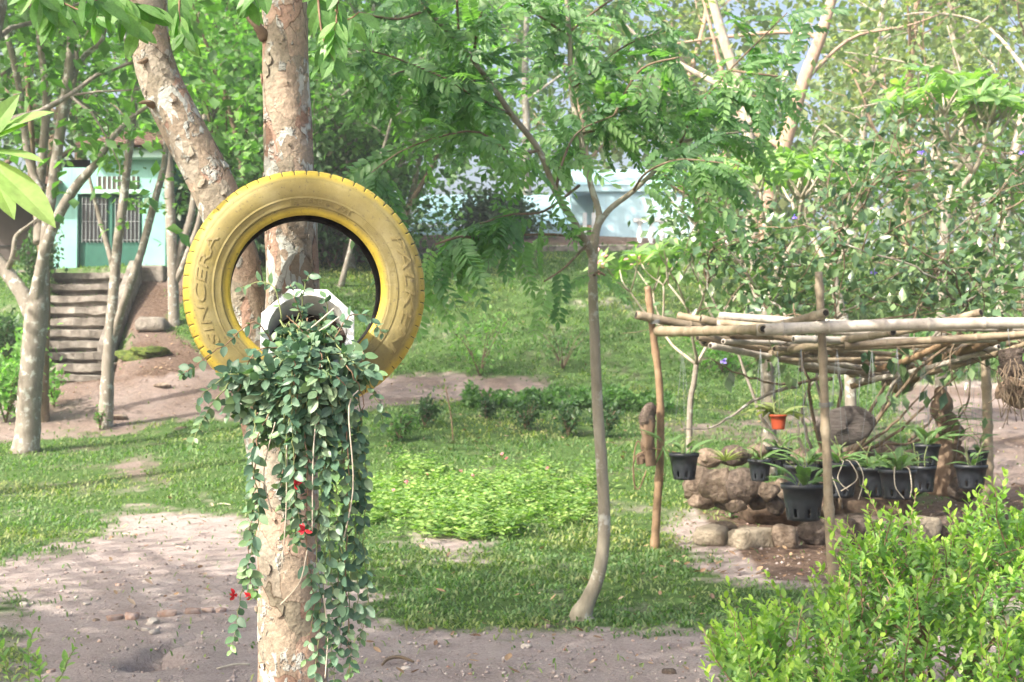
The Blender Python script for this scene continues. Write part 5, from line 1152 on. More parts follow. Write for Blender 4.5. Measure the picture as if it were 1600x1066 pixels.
# ------------------------------------------------------------------ hanging pots
M['potblack'] = mat_noise('black_plastic_pot', [(.3,(.014,.017,.023)),(.6,(.026,.031,.040)),(.8,(.06,.06,.06))], 12, .45, .1, spec=.45, rnd=.15)
M['potred'] = mat_noise('terracotta_red_pot', [(.3,(.36,.06,.025)),(.7,(.50,.10,.045))], 10, .5, .1)
def make_hanging(px, pyt, wpx, hpx, d, label, seed, plant='orchid', mat='potblack', roof=None, nleaf=14, slots=True):
    r = rg(seed); top = at(px, pyt, d); R0 = wpx*.5*d/FPX; H = hpx*d/FPX
    root = empty('hanging_pot', top-Vector((0, 0, H)), label, 'potted plant', 'hanging pots under the bamboo pergola')
    seg = 32; V = []; F = []; nr = 7; rows = [(.0, .74), (.10, .76), (.22, .79), (.34, .82), (.52, .86), (.86, .95), (.861, 1.03), (1.0, 1.05)]
    n = len(rows)
    for k in range(seg):
        a = 2*math.pi*k/seg
        for z, q in rows: V.append(top+Vector((math.cos(a)*R0*q, math.sin(a)*R0*q, -H+z*H)))
    for k in range(seg):
        for i in range(n-1):
            if slots and k % 4 in (0,) and i in (1, 2): continue        # open slots near the base
            if slots and k % 8 == 2 and i == 4 and False: continue
            F.append((k*n+i, ((k+1) % seg)*n+i, ((k+1) % seg)*n+i+1, k*n+i+1))
    F.append(tuple(k*n for k in range(seg-1, -1, -1)))
    o = MB().add(V, F).build('pot', M[mat], root); md = o.modifiers.new('wall', 'SOLIDIFY'); md.thickness = .004
    MB().lathe([(0.0, -.025), (R0*.5, -.02), (R0*1.0, -.03)], 20, Matrix.Translation(top)).build('substrate', M['soil'], root)
    # three wires to the poles
    hook = Vector((top.x+r.uniform(-.02,.02), top.y, 1.93 if roof is None else roof))
    for k in range(3):
        a = k*2.094+.5; MB().tube([top+Vector((math.cos(a)*R0*.98, math.sin(a)*R0*.98, -.01)), top.lerp(hook, .5)+Vector((math.cos(a)*R0*.42, math.sin(a)*R0*.42, 0)), hook], .0013, 4).build('wire', M['wire'], root)
    # plant
    tpl = leaf_mesh(.30, .16, .55, 6, .45) if plant != 'yellow' else leaf_mesh(.42, .12, .6, 6, .5)
    me = leaf_me('orchid_leaf', tpl, M['orchid'] if plant != 'yellow' else M['yellowleaf'])
    for k in range(nleaf):
        a = r.random()*6.283; up = .5+1.3*r.random() if plant != 'yellow' else r.uniform(.2, 1.3)
        if plant == 'yellow' and math.sin(a) < -.2: a = -a
        c = top+Vector((math.cos(a)*R0*.5*r.random(), math.sin(a)*R0*.5*r.random(), -.01+(.08*r.random() if k % 2 else 0)))
        dd = Vector((math.cos(a), math.sin(a), up)); put('leaf', me, c, dd, Vector((-dd.x*.3, -dd.y*.3-.2, 1)), (.12+.12*r.random())*(1 if plant != 'tall' else 1.4)*(1.25 if plant == 'yellow' else 1), root)
    for k in range(3):
        c = top+Vector((r.uniform(-.5,.5)*R0, r.uniform(-.5,.5)*R0, -.01)); MB().tube(spline([c, c+Vector((r.uniform(-.04,.04), 0, .1)), c+Vector((r.uniform(-.1,.1), r.uniform(-.05,.05), .14+.1*r.random()))], 8), .0045, 5).build('cane', M['stemgreen'], root)
    return root, top, R0, H
HP = [
    (1069,708,45,41,11.4,'small black pot hanging alone beside the brown left post','orchid',7),
    (1187,718,36,33,11.4,'small black pot hanging just above the rounded boulders','orchid',8),
    (1217,699,40,30,12.0,'black pot hanging right below the red pot','orchid',10),
    (1255,726,58,44,10.9,'black pot half hidden behind the largest front pot','orchid',14),
    (1255,756,67,56,9.9,'largest black pot hanging lowest, just left of the front bamboo post','tall',11),
    (1312,722,56,54,10.8,'black pot with dangling white roots just right of the front post','orchid',12),
    (1362,730,44,46,11.2,'shaded black pot half hidden between the white-rooted pot and the wide leafy pot','orchid',14),
    (1402,733,57,46,10.2,'wide black pot with bushy leaves right of the white-rooted pot','orchid',18),
    (1447,694,43,34,12.0,'black pot with tall shoots beside the upright stump','tall',10),
    (1443,728,38,40,11.9,'black pot hidden behind the wide leafy pot, below the stump pot','orchid',6),
    (1517,726,49,37,11.8,'black pot with a few dark leaves beside the right rear post','orchid',8),
    (1528,704,32,26,12.6,'small black pot behind the one beside the right rear post','orchid',5)]
for i, (px, py, w_, h_, d, lb, pl, nl) in enumerate(HP):
    rt, top, R0, H = make_hanging(px, py, w_, h_, d*PD/9.5, lb, 600+i, pl, nleaf=nl, roof=at(px, 545, d*PD/9.5).z)
    if i in (5, 7):   # dangling roots
        r = rg(700+i)
        for k in range(4 if i == 5 else 2):
            a = -1.57+r.uniform(-1.2, 1.2); c = top+Vector((math.cos(a)*R0*1.08, math.sin(a)*R0*1.08, -.005))
            MB().tube(spline([top+Vector((math.cos(a)*R0*.6, math.sin(a)*R0*.6, .02)), c+Vector((0,0,.01)), c+Vector((r.uniform(-.06,.06), -.02, -.12)), c+Vector((r.uniform(-.12,.12), -.02, -.2-.1*r.random()))], 12), .0038, 5).build('aerial_root', M['root'], rt)
make_hanging(1216, 648, 26, 23, 11.4*PD/9.5, 'small red pot with long arching leaves hanging under the bamboo roof', 640, 'yellow', 'potred', at(1216, 560, 11.4).z, 16, False)

# ------------------------------------------------------------------ stone bed, slab, stump, driftwood
def make_stones():
    c = gpt(1280, 800, 9); root = empty('stone_bed', c, 'low circular bed edged with rounded boulders under the pergola', 'stone bed')
    S_ = [(1088,756,30,27,12.3,'rockw',0),(1124,758,30,30,12.1,'rockw',0),(1162,760,32,33,12.0,'rockd',0),(1200,768,18,18,11.8,'rockw',0),(1112,793,29,17,11.9,'rockp',.3),(1174,800,28,17,11.7,'rockp',.75),(1108,716,24,14,13.2,'rockw',0),(1146,712,24,15,13.4,'rockd',0),(1180,706,22,14,13.6,'rockw',0),
         (1226,800,20,20,11.6,'rockw',.5),(1232,762,24,26,12.2,'rockw',0),(1272,795,30,22,11.9,'rockd',0),(1330,795,42,24,11.9,'rockd',.7),(1386,790,30,22,12.0,'rockd',.6),(1440,788,27,22,12.0,'rockp',.6),(1480,782,26,24,12.1,'rockd',.4),(1505,762,24,22,12.6,'rockd',0),(1300,760,32,26,12.8,'rockd',0),(1360,752,30,24,13,'rockw',0),
         (1420,748,34,26,13,'rockd',0),(1470,745,28,26,13,'rockw',0),(1440,712,26,18,13.8,'rockw',0),(1340,708,28,18,14,'rockw',0),(1300,712,24,16,14.2,'rockw',0),(1392,706,24,16,14.2,'rockw',0),(1495,730,20,18,13.6,'rockd',0),(1250,720,24,18,13.8,'rockw',0),(1098,782,26,15,12.2,'rockw',0),(1140,784,24,15,12.15,'rockd',0),(1185,786,22,13,12.1,'rockw',0),(1150,790,16,12,11.95,'rockw',0),(1212,790,16,16,11.9,'rockd',0),(1255,788,24,16,12.2,'rockd',0)]
    for i, (px, py, rx, ry, d, m_, bl) in enumerate(S_):
        d = d*PD/9.5; k = d/FPX; p = at(px, py, d); g = gz(p.x, d)
        if py > 780 and i < 27: p.z = g+ry*k*.72
        rock('stone', p, rx*k*1.05, rx*k*.9, ry*k*1.05, M[m_], 800+i, root, bl, .22, 3, .4*math.sin(i*9))
    # earth heaped inside
    b = at(1310, 770, 13.0*PD/9.5); rock('soil_fill', (b.x, b.y+.2, gz(b.x, b.y)+.12), 1.0, .65, .32, M['soilbed'], 850, root, 0, .15, 4)
M['soilbed'] = mat_noise('leafy_bed_soil', [(.3,(.05,.035,.025)),(.55,(.12,.085,.06)),(.75,(.20,.15,.11))], 14, .95, .8)
make_stones()
c = gpt(1128, 830, 9); tag(rock('stone', (c.x, c.y, c.z+.03), .14, .11, .07, M['rockw'], 33), 'small rounded stone lying on the soil before the stone bed', 'stone')
def make_slab():
    d = 11.6*PD/9.5; c = at(1320, 666, d); k = d/FPX; r = rg(4); root = empty('wood_slab', c-Vector((0, 0, 33*k)), 'oval grey-brown wood slab hung behind the front bamboo post', 'wood slab')
    n = 36; V = []; 
    def outline(s, y, dome=0):
        return [(c.x+math.cos(a)*47*k*s*(1+.05*math.sin(3*a+1)+.02*math.sin(7*a))*(1+.0*dome), c.y+y+math.cos(a)*.03, c.z+(math.sin(a)*32*k*s*(1+.06*math.sin(2*a+.5))-math.cos(a)*-4*k)) for a in [2*math.pi*j/n for j in range(n)]]
    rings = [outline(.02, -.045), outline(.5, -.043), outline(.9, -.037), outline(1, -.02), outline(1, .02), outline(.9, .037), outline(.02, .045)]
    for q in rings: V += q
    F = [(i*n+j, i*n+(j+1) % n, (i+1)*n+(j+1) % n, (i+1)*n+j) for i in range(len(rings)-1) for j in range(n)]
    MB().add(V, F).build('slab', M['slab'], root)
    MB().tube([c+Vector((-.1, 0, 30*k)), c+Vector((-.1, 0, 30*k+.28))], .003, 4).build('wire', M['wire'], root); MB().tube([c+Vector((.12, 0, 28*k)), c+Vector((.14, 0, 28*k+.3))], .003, 4).build('wire', M['wire'], root)
M['slab'] = mat_noise('weathered_wood_slab', [(.3,(.08,.068,.062)),(.5,(.145,.125,.115)),(.75,(.22,.195,.18))], 14, .95, 1.0, 30, sc=(1, 1, 5), bd=.04)
make_slab()
def gnarl(q, rad, d, mat, root, name, seed, rough=.45, sides=14, n=34):
    bark_tube([at(x, y, d) for x, y in q], [x*d/FPX for x in rad], n, sides, seed, rough*2.2).build(name, mat, root)
d = 12.8*PD/9.5; root = empty('driftwood_stump', gpt(1478, 770, 9), 'upright gnarled stump with orchids in the stone bed', 'stump')
gnarl([(1482,775),(1482,740),(1478,700),(1482,670),(1472,645),(1476,625),(1466,605)], [26,21,18,19,14,15,5], d, M['drift'], root, 'trunk', 3)
gnarl([(1490,690),(1500,720),(1508,745)], [9,8,5], d, M['drift'], root, 'root', 5)
me = leaf_me('strap_leaf', leaf_mesh(.10, .2, .9, 7), M['orchid'])
r = rg(66)
for k in range(22):
    a = r.random()*6.283; put('leaf', me, at(1478+r.uniform(-14,20), 650+r.uniform(-10,50), d-.12), Vector((math.cos(a), -.4, .5+.4*r.random())), Vector((0, -.3, 1)), .22+.16*r.random(), root)
d = LD-.12; root = empty('driftwood_log', at(1016, 730, d), 'black-topped driftwood log tied to the brown left post', 'driftwood')
gnarl([(1017,728),(1014,700),(1013,672),(1012,655)], [9,11,10,9], d, M['drift'], root, 'lower_half', 8, .25)
gnarl([(1012,662),(1010,650),(1016,638),(1022,632)], [11,12,11,5], d, M['rockd'], root, 'upper_half', 9, .22)
gnarl([(1002,725),(1000,716),(1003,708)], [6,8,4], d, M['drift'], root, 'knob', 10, .3)
for q in ([(1008,705),(992,715),(990,750),(998,765),(1010,735)], [(1006,700),(996,690),(990,720),(992,765)], [(1018,700),(1045,705),(1060,708)]): MB().tube(spline([at(x, y, d-.05) for x, y in q], 14), .006, 5).build('root_strand', M['stembrown'], root)
for k in range(8): put('leaf', me, at(1036+r.uniform(-4,6), 695+r.uniform(-6,6), d-.05), Vector((r.uniform(-.2,.5), -.3, r.uniform(-1,.6))), Vector((.3, -.6, .6)), .16+.1*r.random(), root)
d = 9.9*PD/9.5; root = empty('fern_root_mass', at(1580, 640, d), 'dark fibrous root mass hanging at the right edge under the roof', 'hanging root')
gnarl([(1576,545),(1578,560),(1582,580),(1584,592)], [16,19,15,7], d, M['rockd'], root, 'upper_clump', 11, .6)
gnarl([(1582,592),(1578,604),(1584,618),(1578,632)], [14,22,24,9], d, M['drift'], root, 'lower_clump', 12, .8)
r = rg(17)
for k in range(34):
    c = at(1580+r.uniform(-22,20), 560+r.uniform(0,62), d-.08); MB().tube(spline([c, c+Vector((r.uniform(-.05,.05), -.04, -.08)), c+Vector((r.uniform(-.09,.09), -.04, -.15-.12*r.random()))], 7), .004, 4).build('root_strand', M['bark_dark'], root)
MB().tube([at(1578,548,d), at(1574,505,d)], .003, 4).build('wire', M['wire'], root)
# ------------------------------------------------------------------ trumpet shrub growing through the pergola
def make_trumpet():
    r = rg(51); d0 = 12.6*PD/9.5; b = at(1290, 745, d0); b.z = gz(b.x, b.y)+.25
    root = empty('trumpet_shrub', b, 'tall dark-leaved shrub with violet flowers growing over the bamboo roof', 'shrub'); anchors = []
    ends = [(1060,330,.6),(1120,270,.8),(1180,330,0),(1240,300,.6),(1300,250,1),(1350,290,-.2),(1400,230,.8),(1450,270,.2),(1500,240,.8),(1550,270,0),(1600,230,.4),(1650,300,0),(1560,380,-.6),(1480,370,-.8),(1400,400,-1),(1320,380,-1),(1240,400,-.6),(1170,420,0),(1110,400,.4),(1640,400,-.6),(1600,440,-1),(1500,440,-1),(1440,450,.8),(1350,450,.6),(1260,450,1),(1190,470,.8),(1580,330,.8),(1680,240,.6)]
    for i, (x, y, dd) in enumerate(ends):
        y = y+60*math.sin(x*.021+.6)+r.uniform(-30, 45)
        e = at(x, y, d0+dd); mid = at(1290+(x-1290)*.45+r.uniform(-15,15), 640-r.uniform(0,60), d0+dd*.5)
        if i % 4 == 0: q = [b+Vector((r.uniform(-.15,.15), r.uniform(-.1,.1), 0)), mid, at(1290+(x-1290)*.8, (y+560)/2, d0+dd), e]; last = (x, y, dd)
        else: q = [at(1290+(last[0]-1290)*.8, (last[1]+560)/2, d0+last[2]), at((last[0]+x)/2, (y+last[1])/2+40, d0+dd), at(1290+(x-1290)*.95, y+30, d0+dd), e]
        p = spline(q, 18)
        p = [a+Vector(r.normal(size=3))*.018 for a in p]
        MB().tube(p, [(.022 if i % 4 == 0 else .013)*(1-.045*k) for k in range(18)], 6).build('stem', M['bark_grey'] if i % 3 == 0 else M['bark_dark'], root)
        anchors += [tuple(a) for a in (p[9:] if i % 4 == 0 else p[4:])]
        for s in range(4):
            k = int(r.integers(9, 17)); c = grow(r, p[k], Vector(r.normal(size=3)), .8+.5*r.random(), 6, .2); MB().tube(c, [.008-.001*j for j in range(7)], 5).build('twig', M['bark_dark'], root); anchors += [tuple(a) for a in c[1:]]
    P, D, N_ = leaf_arrays(r, [a for a in anchors if r.random() < .8], 6, .17, .9); px, py = proj(P); k = ~((py > 490) & (r.random(len(P)) < .9)) & (P[:, 1] > PD+.6); P, D, N_ = P[k], D[k], N_[k]
    cloud('foliage', P, D, N_, .125*(.55+.7*r.random(len(P))), LEAF4, M['vinedark'], root)
    fl = leaf_mesh(.7, .2, .2, 4)
    for (x, y) in ((1440,238),(1598,238),(1240,340),(1366,424),(1130,565)):
        c = np.array(at(x, y, d0-.9)); P = np.repeat(c[None], 6, 0); cloud('flower', P, nrm(r.normal(size=(6, 3))+[0,-.5,0]), nrm(r.normal(size=(6, 3))+[0,-1,.3]), np.full(6, .042), fl, M['blue'], root)
    # thin bare branches under the roof
    for q in ([(1290,735,0),(1380,690,-.2),(1440,640,-.3),(1490,590,-.4),(1520,560,-.4)], [(1300,730,0),(1400,660,-.3),(1450,600,-.3)], [(1310,725,0),(1370,660,-.1),(1400,600,-.1)], [(1290,740,0),(1350,700,.2),(1430,690,.3),(1500,650,.3),(1516,600,.3),(1510,560,.3)], [(1280,730,0),(1255,660,-.2),(1262,610,-.2),(1290,580,-.2)], [(1280,740,0),(1250,690,-.2),(1248,650,-.2),(1262,630,-.2)],
              [(1250,600,-.3),(1180,625,-.4),(1120,665,-.5),(1060,670,-.6)], [(1300,590,-.3),(1200,600,-.4),(1110,560,-.5)], [(1420,690,-.2),(1460,650,-.2),(1475,600,-.2)]):
        p = spline([at(x, y, d0+dd) for x, y, dd in q], 18); MB().tube([a+Vector(r.normal(size=3))*.008 for a in p], [.020-.0009*k for k in range(18)], 6).build('branch', M['bark_grey'] if q[0][0] < 1285 else M['bark_dark'], root)
    P = np.array([at(x, y, d0-.4) for x, y in ((1385,620),(1425,600),(1420,565),(1200,555),(1230,575),(1440,575),(1460,600),(1340,560),(1150,580),(1400,560),(1478,555),(1440,540)) for _ in range(3)]); P = P+r.normal(size=P.shape)*.05
    cloud('low_leaves', P, nrm(r.normal(size=P.shape)*.5+[0,-.2,-1]), nrm(r.normal(size=P.shape)*.4+[0,-1,.2]), .14+.05*r.random(len(P)), LEAF4, M['vinedark'], root)
make_trumpet()

# ------------------------------------------------------------------ frangipani trees
def frangipani(label, base, dep, main, seed, spread=1.0, levels=4, ls=.26, flowers=3, r0=.09):
    r = rg(seed); root = empty('frangipani_tree', base, label, 'tree', 'frangipani trees'); tips = []
    lim = []
    def rec(p, d, L_, rad, lv):
        q = grow(r, p, d, L_, 5, .10, .10); MB().tube(q, [rad*(1-.07*i) for i in range(6)], 8).build('branch', M['bark_pale'], root)
        if lv == 0: tips.append((q[-1], (q[-1]-q[-2]).normalized())); return
        n = 2+int(r.random() < .55); a0 = r.random()*6.283
        for k in range(n):
            a = a0+k*6.283/n; u = Vector((math.cos(a), math.sin(a), .0)); rec(q[-1], (d*.55+u*.75*spread+Vector((0, 0, .35))).normalized(), L_*(.72+.2*r.random()), rad*.72, lv-1)
    pts = [Vector(base)-Vector((0, 0, .1))]+[at(*c) for c in main]; p, rr = spline(pts, 16, [r0*1.15]+[r0*(1-.06*i) for i in range(len(main))]); MB().tube(p, rr, 10, rough=.06, rng=r).build('trunk', M['bark_grey'], root)
    for k in range(3):
        a = k*2.094+r.random(); rec(p[-1], Vector((math.cos(a)*spread, math.sin(a)*spread, .9)), .62, r0*.62, levels-1)
    P = []; D = []; N_ = []; S_ = []; F_ = []
    for (c, d) in tips:
        u = d.orthogonal().normalized(); v = d.cross(u); n = 9+int(r.random()*6)
        for k in range(n):
            a = k*2.4; o = u*math.cos(a)+v*math.sin(a); P.append(c+d*(.03*r.random())); D.append(o+d*(.15+.6*r.random())+Vector((0, 0, -.1))); N_.append(d+Vector(r.normal(size=3))*.2); S_.append(ls*(.7+.5*r.random()))
        if r.random() < flowers/ max(1, len(tips)) : F_.append(c+d*.06)
    cloud('crown', np.array(P), np.array(D), np.array(N_), np.array(S_), leaf_mesh(.30, .12, .18, 4, .58), M['frangi'], root)
    for c in F_:
        n = 22; cen = np.array(c)+r.normal(size=(n, 3))*.05; cloud('blossom', cen, nrm(r.normal(size=(n, 3))+[0,0,.5]), nrm(r.normal(size=(n, 3))+[0,-.6,.6]), .05+.02*r.random(n), leaf_mesh(.6, .2, .1, 3), M['pink'], root)
    return root
frangipani('pale-trunked frangipani behind the red pot', gd(1202, 15.5), 15.5, [(1200,600,15.5),(1198,540,15.5),(1196,480,15.5)], 71, .9, 4, .27, 4, .085)
frangipani('frangipani with pink blossoms rising over the dark shrub at the right', gd(1470, 17.5), 17.5, [(1470,520,17.5),(1475,420,17.5),(1478,330,17.5)], 72, .9, 4, .28, 7, .08)
frangipani('frangipani between the dark shrub and the bright sky gap', gd(1330, 19), 19, [(1325,540,19),(1310,470,19),(1300,420,19)], 73, 1.0, 4, .28, 5, .08)
frangipani('frangipani at the right edge behind the pergola', gd(1610, 18.5), 18.5, [(1612,540,18.5),(1605,480,18.5),(1600,440,18.5)], 74, 1.0, 4, .28, 4, .08)
frangipani('low frangipani with one pink blossom behind the brown left post', gd(1075, 14.0), 14.0, [(1078,640,14),(1084,600,14),(1088,570,14)], 75, 1.2, 3, .22, 2, .032)
# small frangipani beside the camera at the left, only its leaves reach into view
b = Vector((-1.35, 2.1, gz(-1.35, 2.1))); root = empty('young_frangipani', b, 'large pointed bright leaves at the left edge', 'plant'); tip = at(-40, 235, 2.1)
MB().tube(spline([b, b+Vector((.05,0,.9)), tip], 16), [.022-.0006*i for i in range(16)], 8).build('stem', M['bark_pale'], root)
me = leaf_me('young_leaf', leaf_mesh(.30, .13, .16, 8, .55), M['frangi_o'])
for (x0, y0, x1, y1, s, nx, ny, nz) in ((-30,225,68,160,.125,.1,-.6,.8),(-30,238,64,236,.112,.0,-.35,.9),(-35,240,86,334,.185,.45,-.75,.5),(-30,230,20,150,.1,.3,-.8,.3),(-30,240,20,330,.09,.3,-.8,.3),(-40,235,-120,180,.2,0,-.4,.9),(-40,235,-130,300,.2,0,-.4,.9),(-30,228,30,186,.09,-.2,-.7,.6)):
    a = at(x0, y0, 2.1); e = at(x1, y1, 2.06); put('leaf', me, a, e-a, Vector((nx, ny, nz)), (e-a).length*1.02, root)

# ------------------------------------------------------------------ golden shrub in the right foreground
def sprays(r, pts, tiplen, nl, leaf, up=.6):
    """leafy shoots: returns leaf arrays and shoot paths"""
    P = []; D = []; N_ = []; S_ = []; T_ = []; paths = []
    for (b, d) in pts:
        L_ = tiplen*(.6+.8*r.random()); p = grow(r, b, d, L_, 7, .12, up*.10); paths.append(p); ph = r.random()*6
        for k in range(nl):
            f = (k+.5)/nl; i = min(6, int(f*7)); c = p[i].lerp(p[i+1], f*7-i); t = (p[i+1]-p[i]).normalized(); u = t.orthogonal().normalized(); v = t.cross(u); ph += 2.2
            o = u*math.cos(ph)+v*math.sin(ph); P.append(c); D.append(o*(1-.45*f)+t*(.45+.5*f)); N_.append(t*.7+Vector((0, -.1, .9))+Vector(r.normal(size=3))*.25); S_.append(leaf*(.65+.6*r.random())*(1-.45*max(0, f-.6)*1.4)); T_.append(max(0, f-.35)*1.3)
    return P, D, N_, S_, T_, paths
def make_golden():
    r = rg(91); b = gd(1480, 5.6); root = empty('golden_shrub', b, 'bright yellow-green leafy shrub in the right foreground', 'shrub')
    prof_x = [1115,1150,1215,1290,1320,1400,1440,1500,1560,1620,1700,1800]; prof_y = [1040,985,950,935,860,815,855,830,790,790,800,830]
    starts = []
    for i in range(980):
        px = r.uniform(1128, 1760); top = np.interp(px, prof_x, prof_y)+44; py = top+(1230-top)*r.random()**1.15; f = (py-top)/(1230-top)
        d = 5.0+.9*(1-f)*.9+r.uniform(-.25,.45); d = d-.5*max(0, f-.2)
        c = at(px, py, d)
        if c.z < .06 or (vnoise(np.array(px/38.), np.array(py/38.), 5) < .30 and f > .06): continue
        starts.append((c, Vector((r.normal()*.55-(.15 if px < 1250 else 0), r.normal()*.5-.25, .75+.3*r.random()))))
    P, D, N_, S_, T_, paths = sprays(r, starts, .25, 19, .050)
    for i, p in enumerate(paths):
        if i % 2 == 0: MB().tube(p, [.0042-.0004*k for k in range(8)], 5).build('shoot', M['stembrown'], root)
    for i in range(16):
        e = starts[int(r.integers(0, len(starts)))][0]; p = spline([b+Vector((r.uniform(-.4,.4), r.uniform(-.3,.3), 0)), b.lerp(e, .5)+Vector((0, 0, .1)), e], 12); MB().tube(p, [.014-.0009*k for k in range(12)], 6).build('stem', M['stembrown'], root)
    P = np.array(P); D = np.array(D); N_ = np.array(N_); S_ = np.array(S_); T_ = np.array(T_)
    tpl = leaf_mesh(.46, .14, .10, 5, .5); px, py = proj(P); vis = (px > 1100) & (px < 1600) & (py < 1066); cand = np.nonzero(vis & (T_ > .15))[0]; cand = cand[np.argsort(P[cand, 1]-S_[cand]*8)][:1100]; big = cand[np.linspace(0, len(cand)-1, 298).astype(int)]
    me = leaf_me('golden_leaf', tpl, M['shrub_o'])
    for i in big: put('leaf', me, P[i], D[i], N_[i], S_[i], root)
    k = np.ones(len(P), bool); k[big] = False
    cloud('foliage', P[k], D[k], N_[k], S_[k], tpl, M['shrub'], root, tint=np.clip(T_[k], 0, .9), kind='stuff')
make_golden()
r = rg(94); b = gpt(60, 1090, 4); root = empty('seedling', b, 'bright green leafy sprig at the bottom left corner', 'plant')
P, D, N_, S_, T_, paths = sprays(r, [(b, Vector((.1, 0, 1))), (b+Vector((-.03, 0, 0)), Vector((-.3, .1, 1))), (b+Vector((.04, 0, 0)), Vector((.5, -.1, .8))), (b+Vector((-.1, 0, 0)), Vector((-.6, 0, .9)))], .26, 14, .062)
for p in paths: MB().tube(p, .003, 5).build('stem', M['stemgreen'], root)
me = leaf_me('seedling_leaf', leaf_mesh(.46, .14, .1, 5), M['shrub_o'])
for i in range(len(P)): put('leaf', me, P[i], D[i], N_[i], S_[i], root)

# ------------------------------------------------------------------ ground cover, hedge and small shrubs
def make_cover():
    r = rg(23); poly = [(560,775),(640,748),(760,742),(880,750),(925,775),(915,812),(860,830),(760,842),(650,832),(575,812)]
    n = 5200; px = r.uniform(530, 970, n); py = r.uniform(735, 860, n); P = []; 
    x = []; y = []
    g0 = [gpt(a, b, 8) for a, b in poly]; xs = [p.x for p in g0]; ys = [p.y for p in g0]
    X = r.uniform(min(xs)-.4, max(xs)+.4, 2900); Y = r.uniform(min(ys)-.5, max(ys)+.6, 2900); Z = ground(X, Y); qx, qy = proj(np.stack([X, Y, Z], -1)); k = inside(qx+(fbm(X*1.7, Y*1.7, 3)-.47)*240+r.normal(size=len(X))*14, qy+(fbm(X*1.7, Y*1.7, 5)-.47)*85+r.normal(size=len(X))*6, poly); X, Y, Z = X[k], Y[k], Z[k]
    h = (.05+.72*np.clip(fbm(X*2.2, Y*2.2, 9)-.25,0,1))*(.5+.8*r.random(len(X)))
    starts = [(Vector((a, b, c)), Vector((r.normal()*.35, r.normal()*.35, 1))) for a, b, c in zip(X, Y, Z)]
    P, D, N_, S_, T_ = [], [], [], [], []
    for (s, d), hh in zip(starts, h):
        d = d.normalized(); m = 9
        for k in range(m):
            f = (k+1)/m; a = k*2.1+s.x*50; o = Vector((math.cos(a), math.sin(a), .25)); P.append(s+d*(hh*f)); D.append(o); N_.append(Vector((r.normal()*.3, r.normal()*.3, 1))); S_.append(.085*(.6+.7*r.random())*(1.2-.6*f))
    o = cloud('ground_cover', np.array(P), np.array(D), np.array(N_), np.array(S_), LEAF4, M['cover']); tag(o, 'patch of bright low leafy ground cover on the lawn', 'ground cover', kind='stuff')
    fl = leaf_mesh(.7, .2, .1, 3); root = None
    FLB = ['topmost', 'one right of centre', 'upper middle', 'left of the middle pair', 'right of the middle pair', 'left', 'leftmost', 'second topmost']
    for i, (a, b) in enumerate(((785,728),(855,752),(720,757),(668,762),(738,765),(635,775),(615,790),(792,735))):
        c = gpt(a, b+20, 9); c.z += .28; m = 7; q = cloud('pink_flower', np.repeat(np.array([c]), m, 0), nrm(r.normal(size=(m, 3))+[0,0,.6]), nrm(r.normal(size=(m, 3))+[0,-.5,.6]), np.full(m, .028), fl, M['pink']); tag(q, 'tiny pink flower head in the low ground cover, '+FLB[i], 'flower', 'pink flowers in the ground cover')
make_cover()
def make_hedge():
    r = rg(24); hd = gpt(880, 641, 12).y; a = gd(725, hd); X = []; n = 6500; t = r.random(n); px = 725+t*325; d = hd+r.random(n)*1.2; x = (px-800)/FPX*d; z = ground(x, d); h = .27*(.35+1.1*vnoise(px/22, d*2, 2)); zz = z+h*r.random(n)**.6
    root = empty('clipped_hedge', a, 'low dark clipped hedge strip along the path at the foot of the bank', 'hedge')
    P = np.stack([x, d, zz], -1); cloud('foliage', P, nrm(r.normal(size=P.shape)+[0,0,.3]), nrm(r.normal(size=P.shape)*.6+[0,0,1]), .085*(.7+.6*r.random(n)), LEAF2, M['mid'], root)
    for k in range(24): b = gd(730+k*13, hd+.6); MB().tube([b, b+Vector((.03*r.normal(), 0, .2))], .012, 5).build('stem', M['bark_dark'], root)
make_hedge()
def bushlet(name, label, px, py, w_, h_, mat, seed, group=None, leaf=.07, n=320, d=None, cat='shrub', shape=.5):
    r = rg(seed); b = gpt(px, py, 8) if d is None else gd(px, d); k = b.y/FPX; root = empty(name, b, label, cat, group); W = w_*k*.5; H = h_*k; P = []; D = []
    for i in range(9):
        a = r.random()*6.283; e = b+Vector((math.cos(a)*W*.8, math.sin(a)*W*.8, H*(.5+.5*r.random()))); p = spline([b, b.lerp(e, .5)+Vector((0, 0, H*.12)), e], 8); MB().tube(p, [max(.004, .012-.001*j) for j in range(8)], 5).build('stem', M['bark_dark'], root)
        for _ in range(n//9): P.append(np.array(p[int(r.integers(2, 8))])+r.normal(size=3)*np.array([W, W, H*.5])*.30)
    P = np.array(P); g = ground(P[:, 0], P[:, 1]); P[:, 2] = np.maximum(P[:, 2], g+.02); m = len(P)
    cloud('foliage', P, nrm(r.normal(size=(m, 3))*.8+[0, 0, .4]), nrm(r.normal(size=(m, 3))*.6+[0, 0, 1]), leaf*(.7+.6*r.random(m)), LEAF4, M[mat], root); return root
G = 'young shrubs planted across the lawn'
for i, (px, py, w_, h_, lb) in enumerate(((664,668,42,48,'young dark shrub nearest the tyre in the row on the lawn'),(760,656,28,30,'smallest young shrub of the row on the lawn'),(822,672,48,46,'bushy young shrub in the middle of the row on the lawn'),(888,682,42,50,'young shrub just left of the slender trunk'),(945,684,44,46,'young shrub just right of the slender trunk'),(625,690,48,40,'low pale young shrub right of the trailing plant'))): bushlet('young_shrub', lb, px, py, w_, h_, 'dark' if i < 5 else 'mid', 900+i, G, .075, 300)
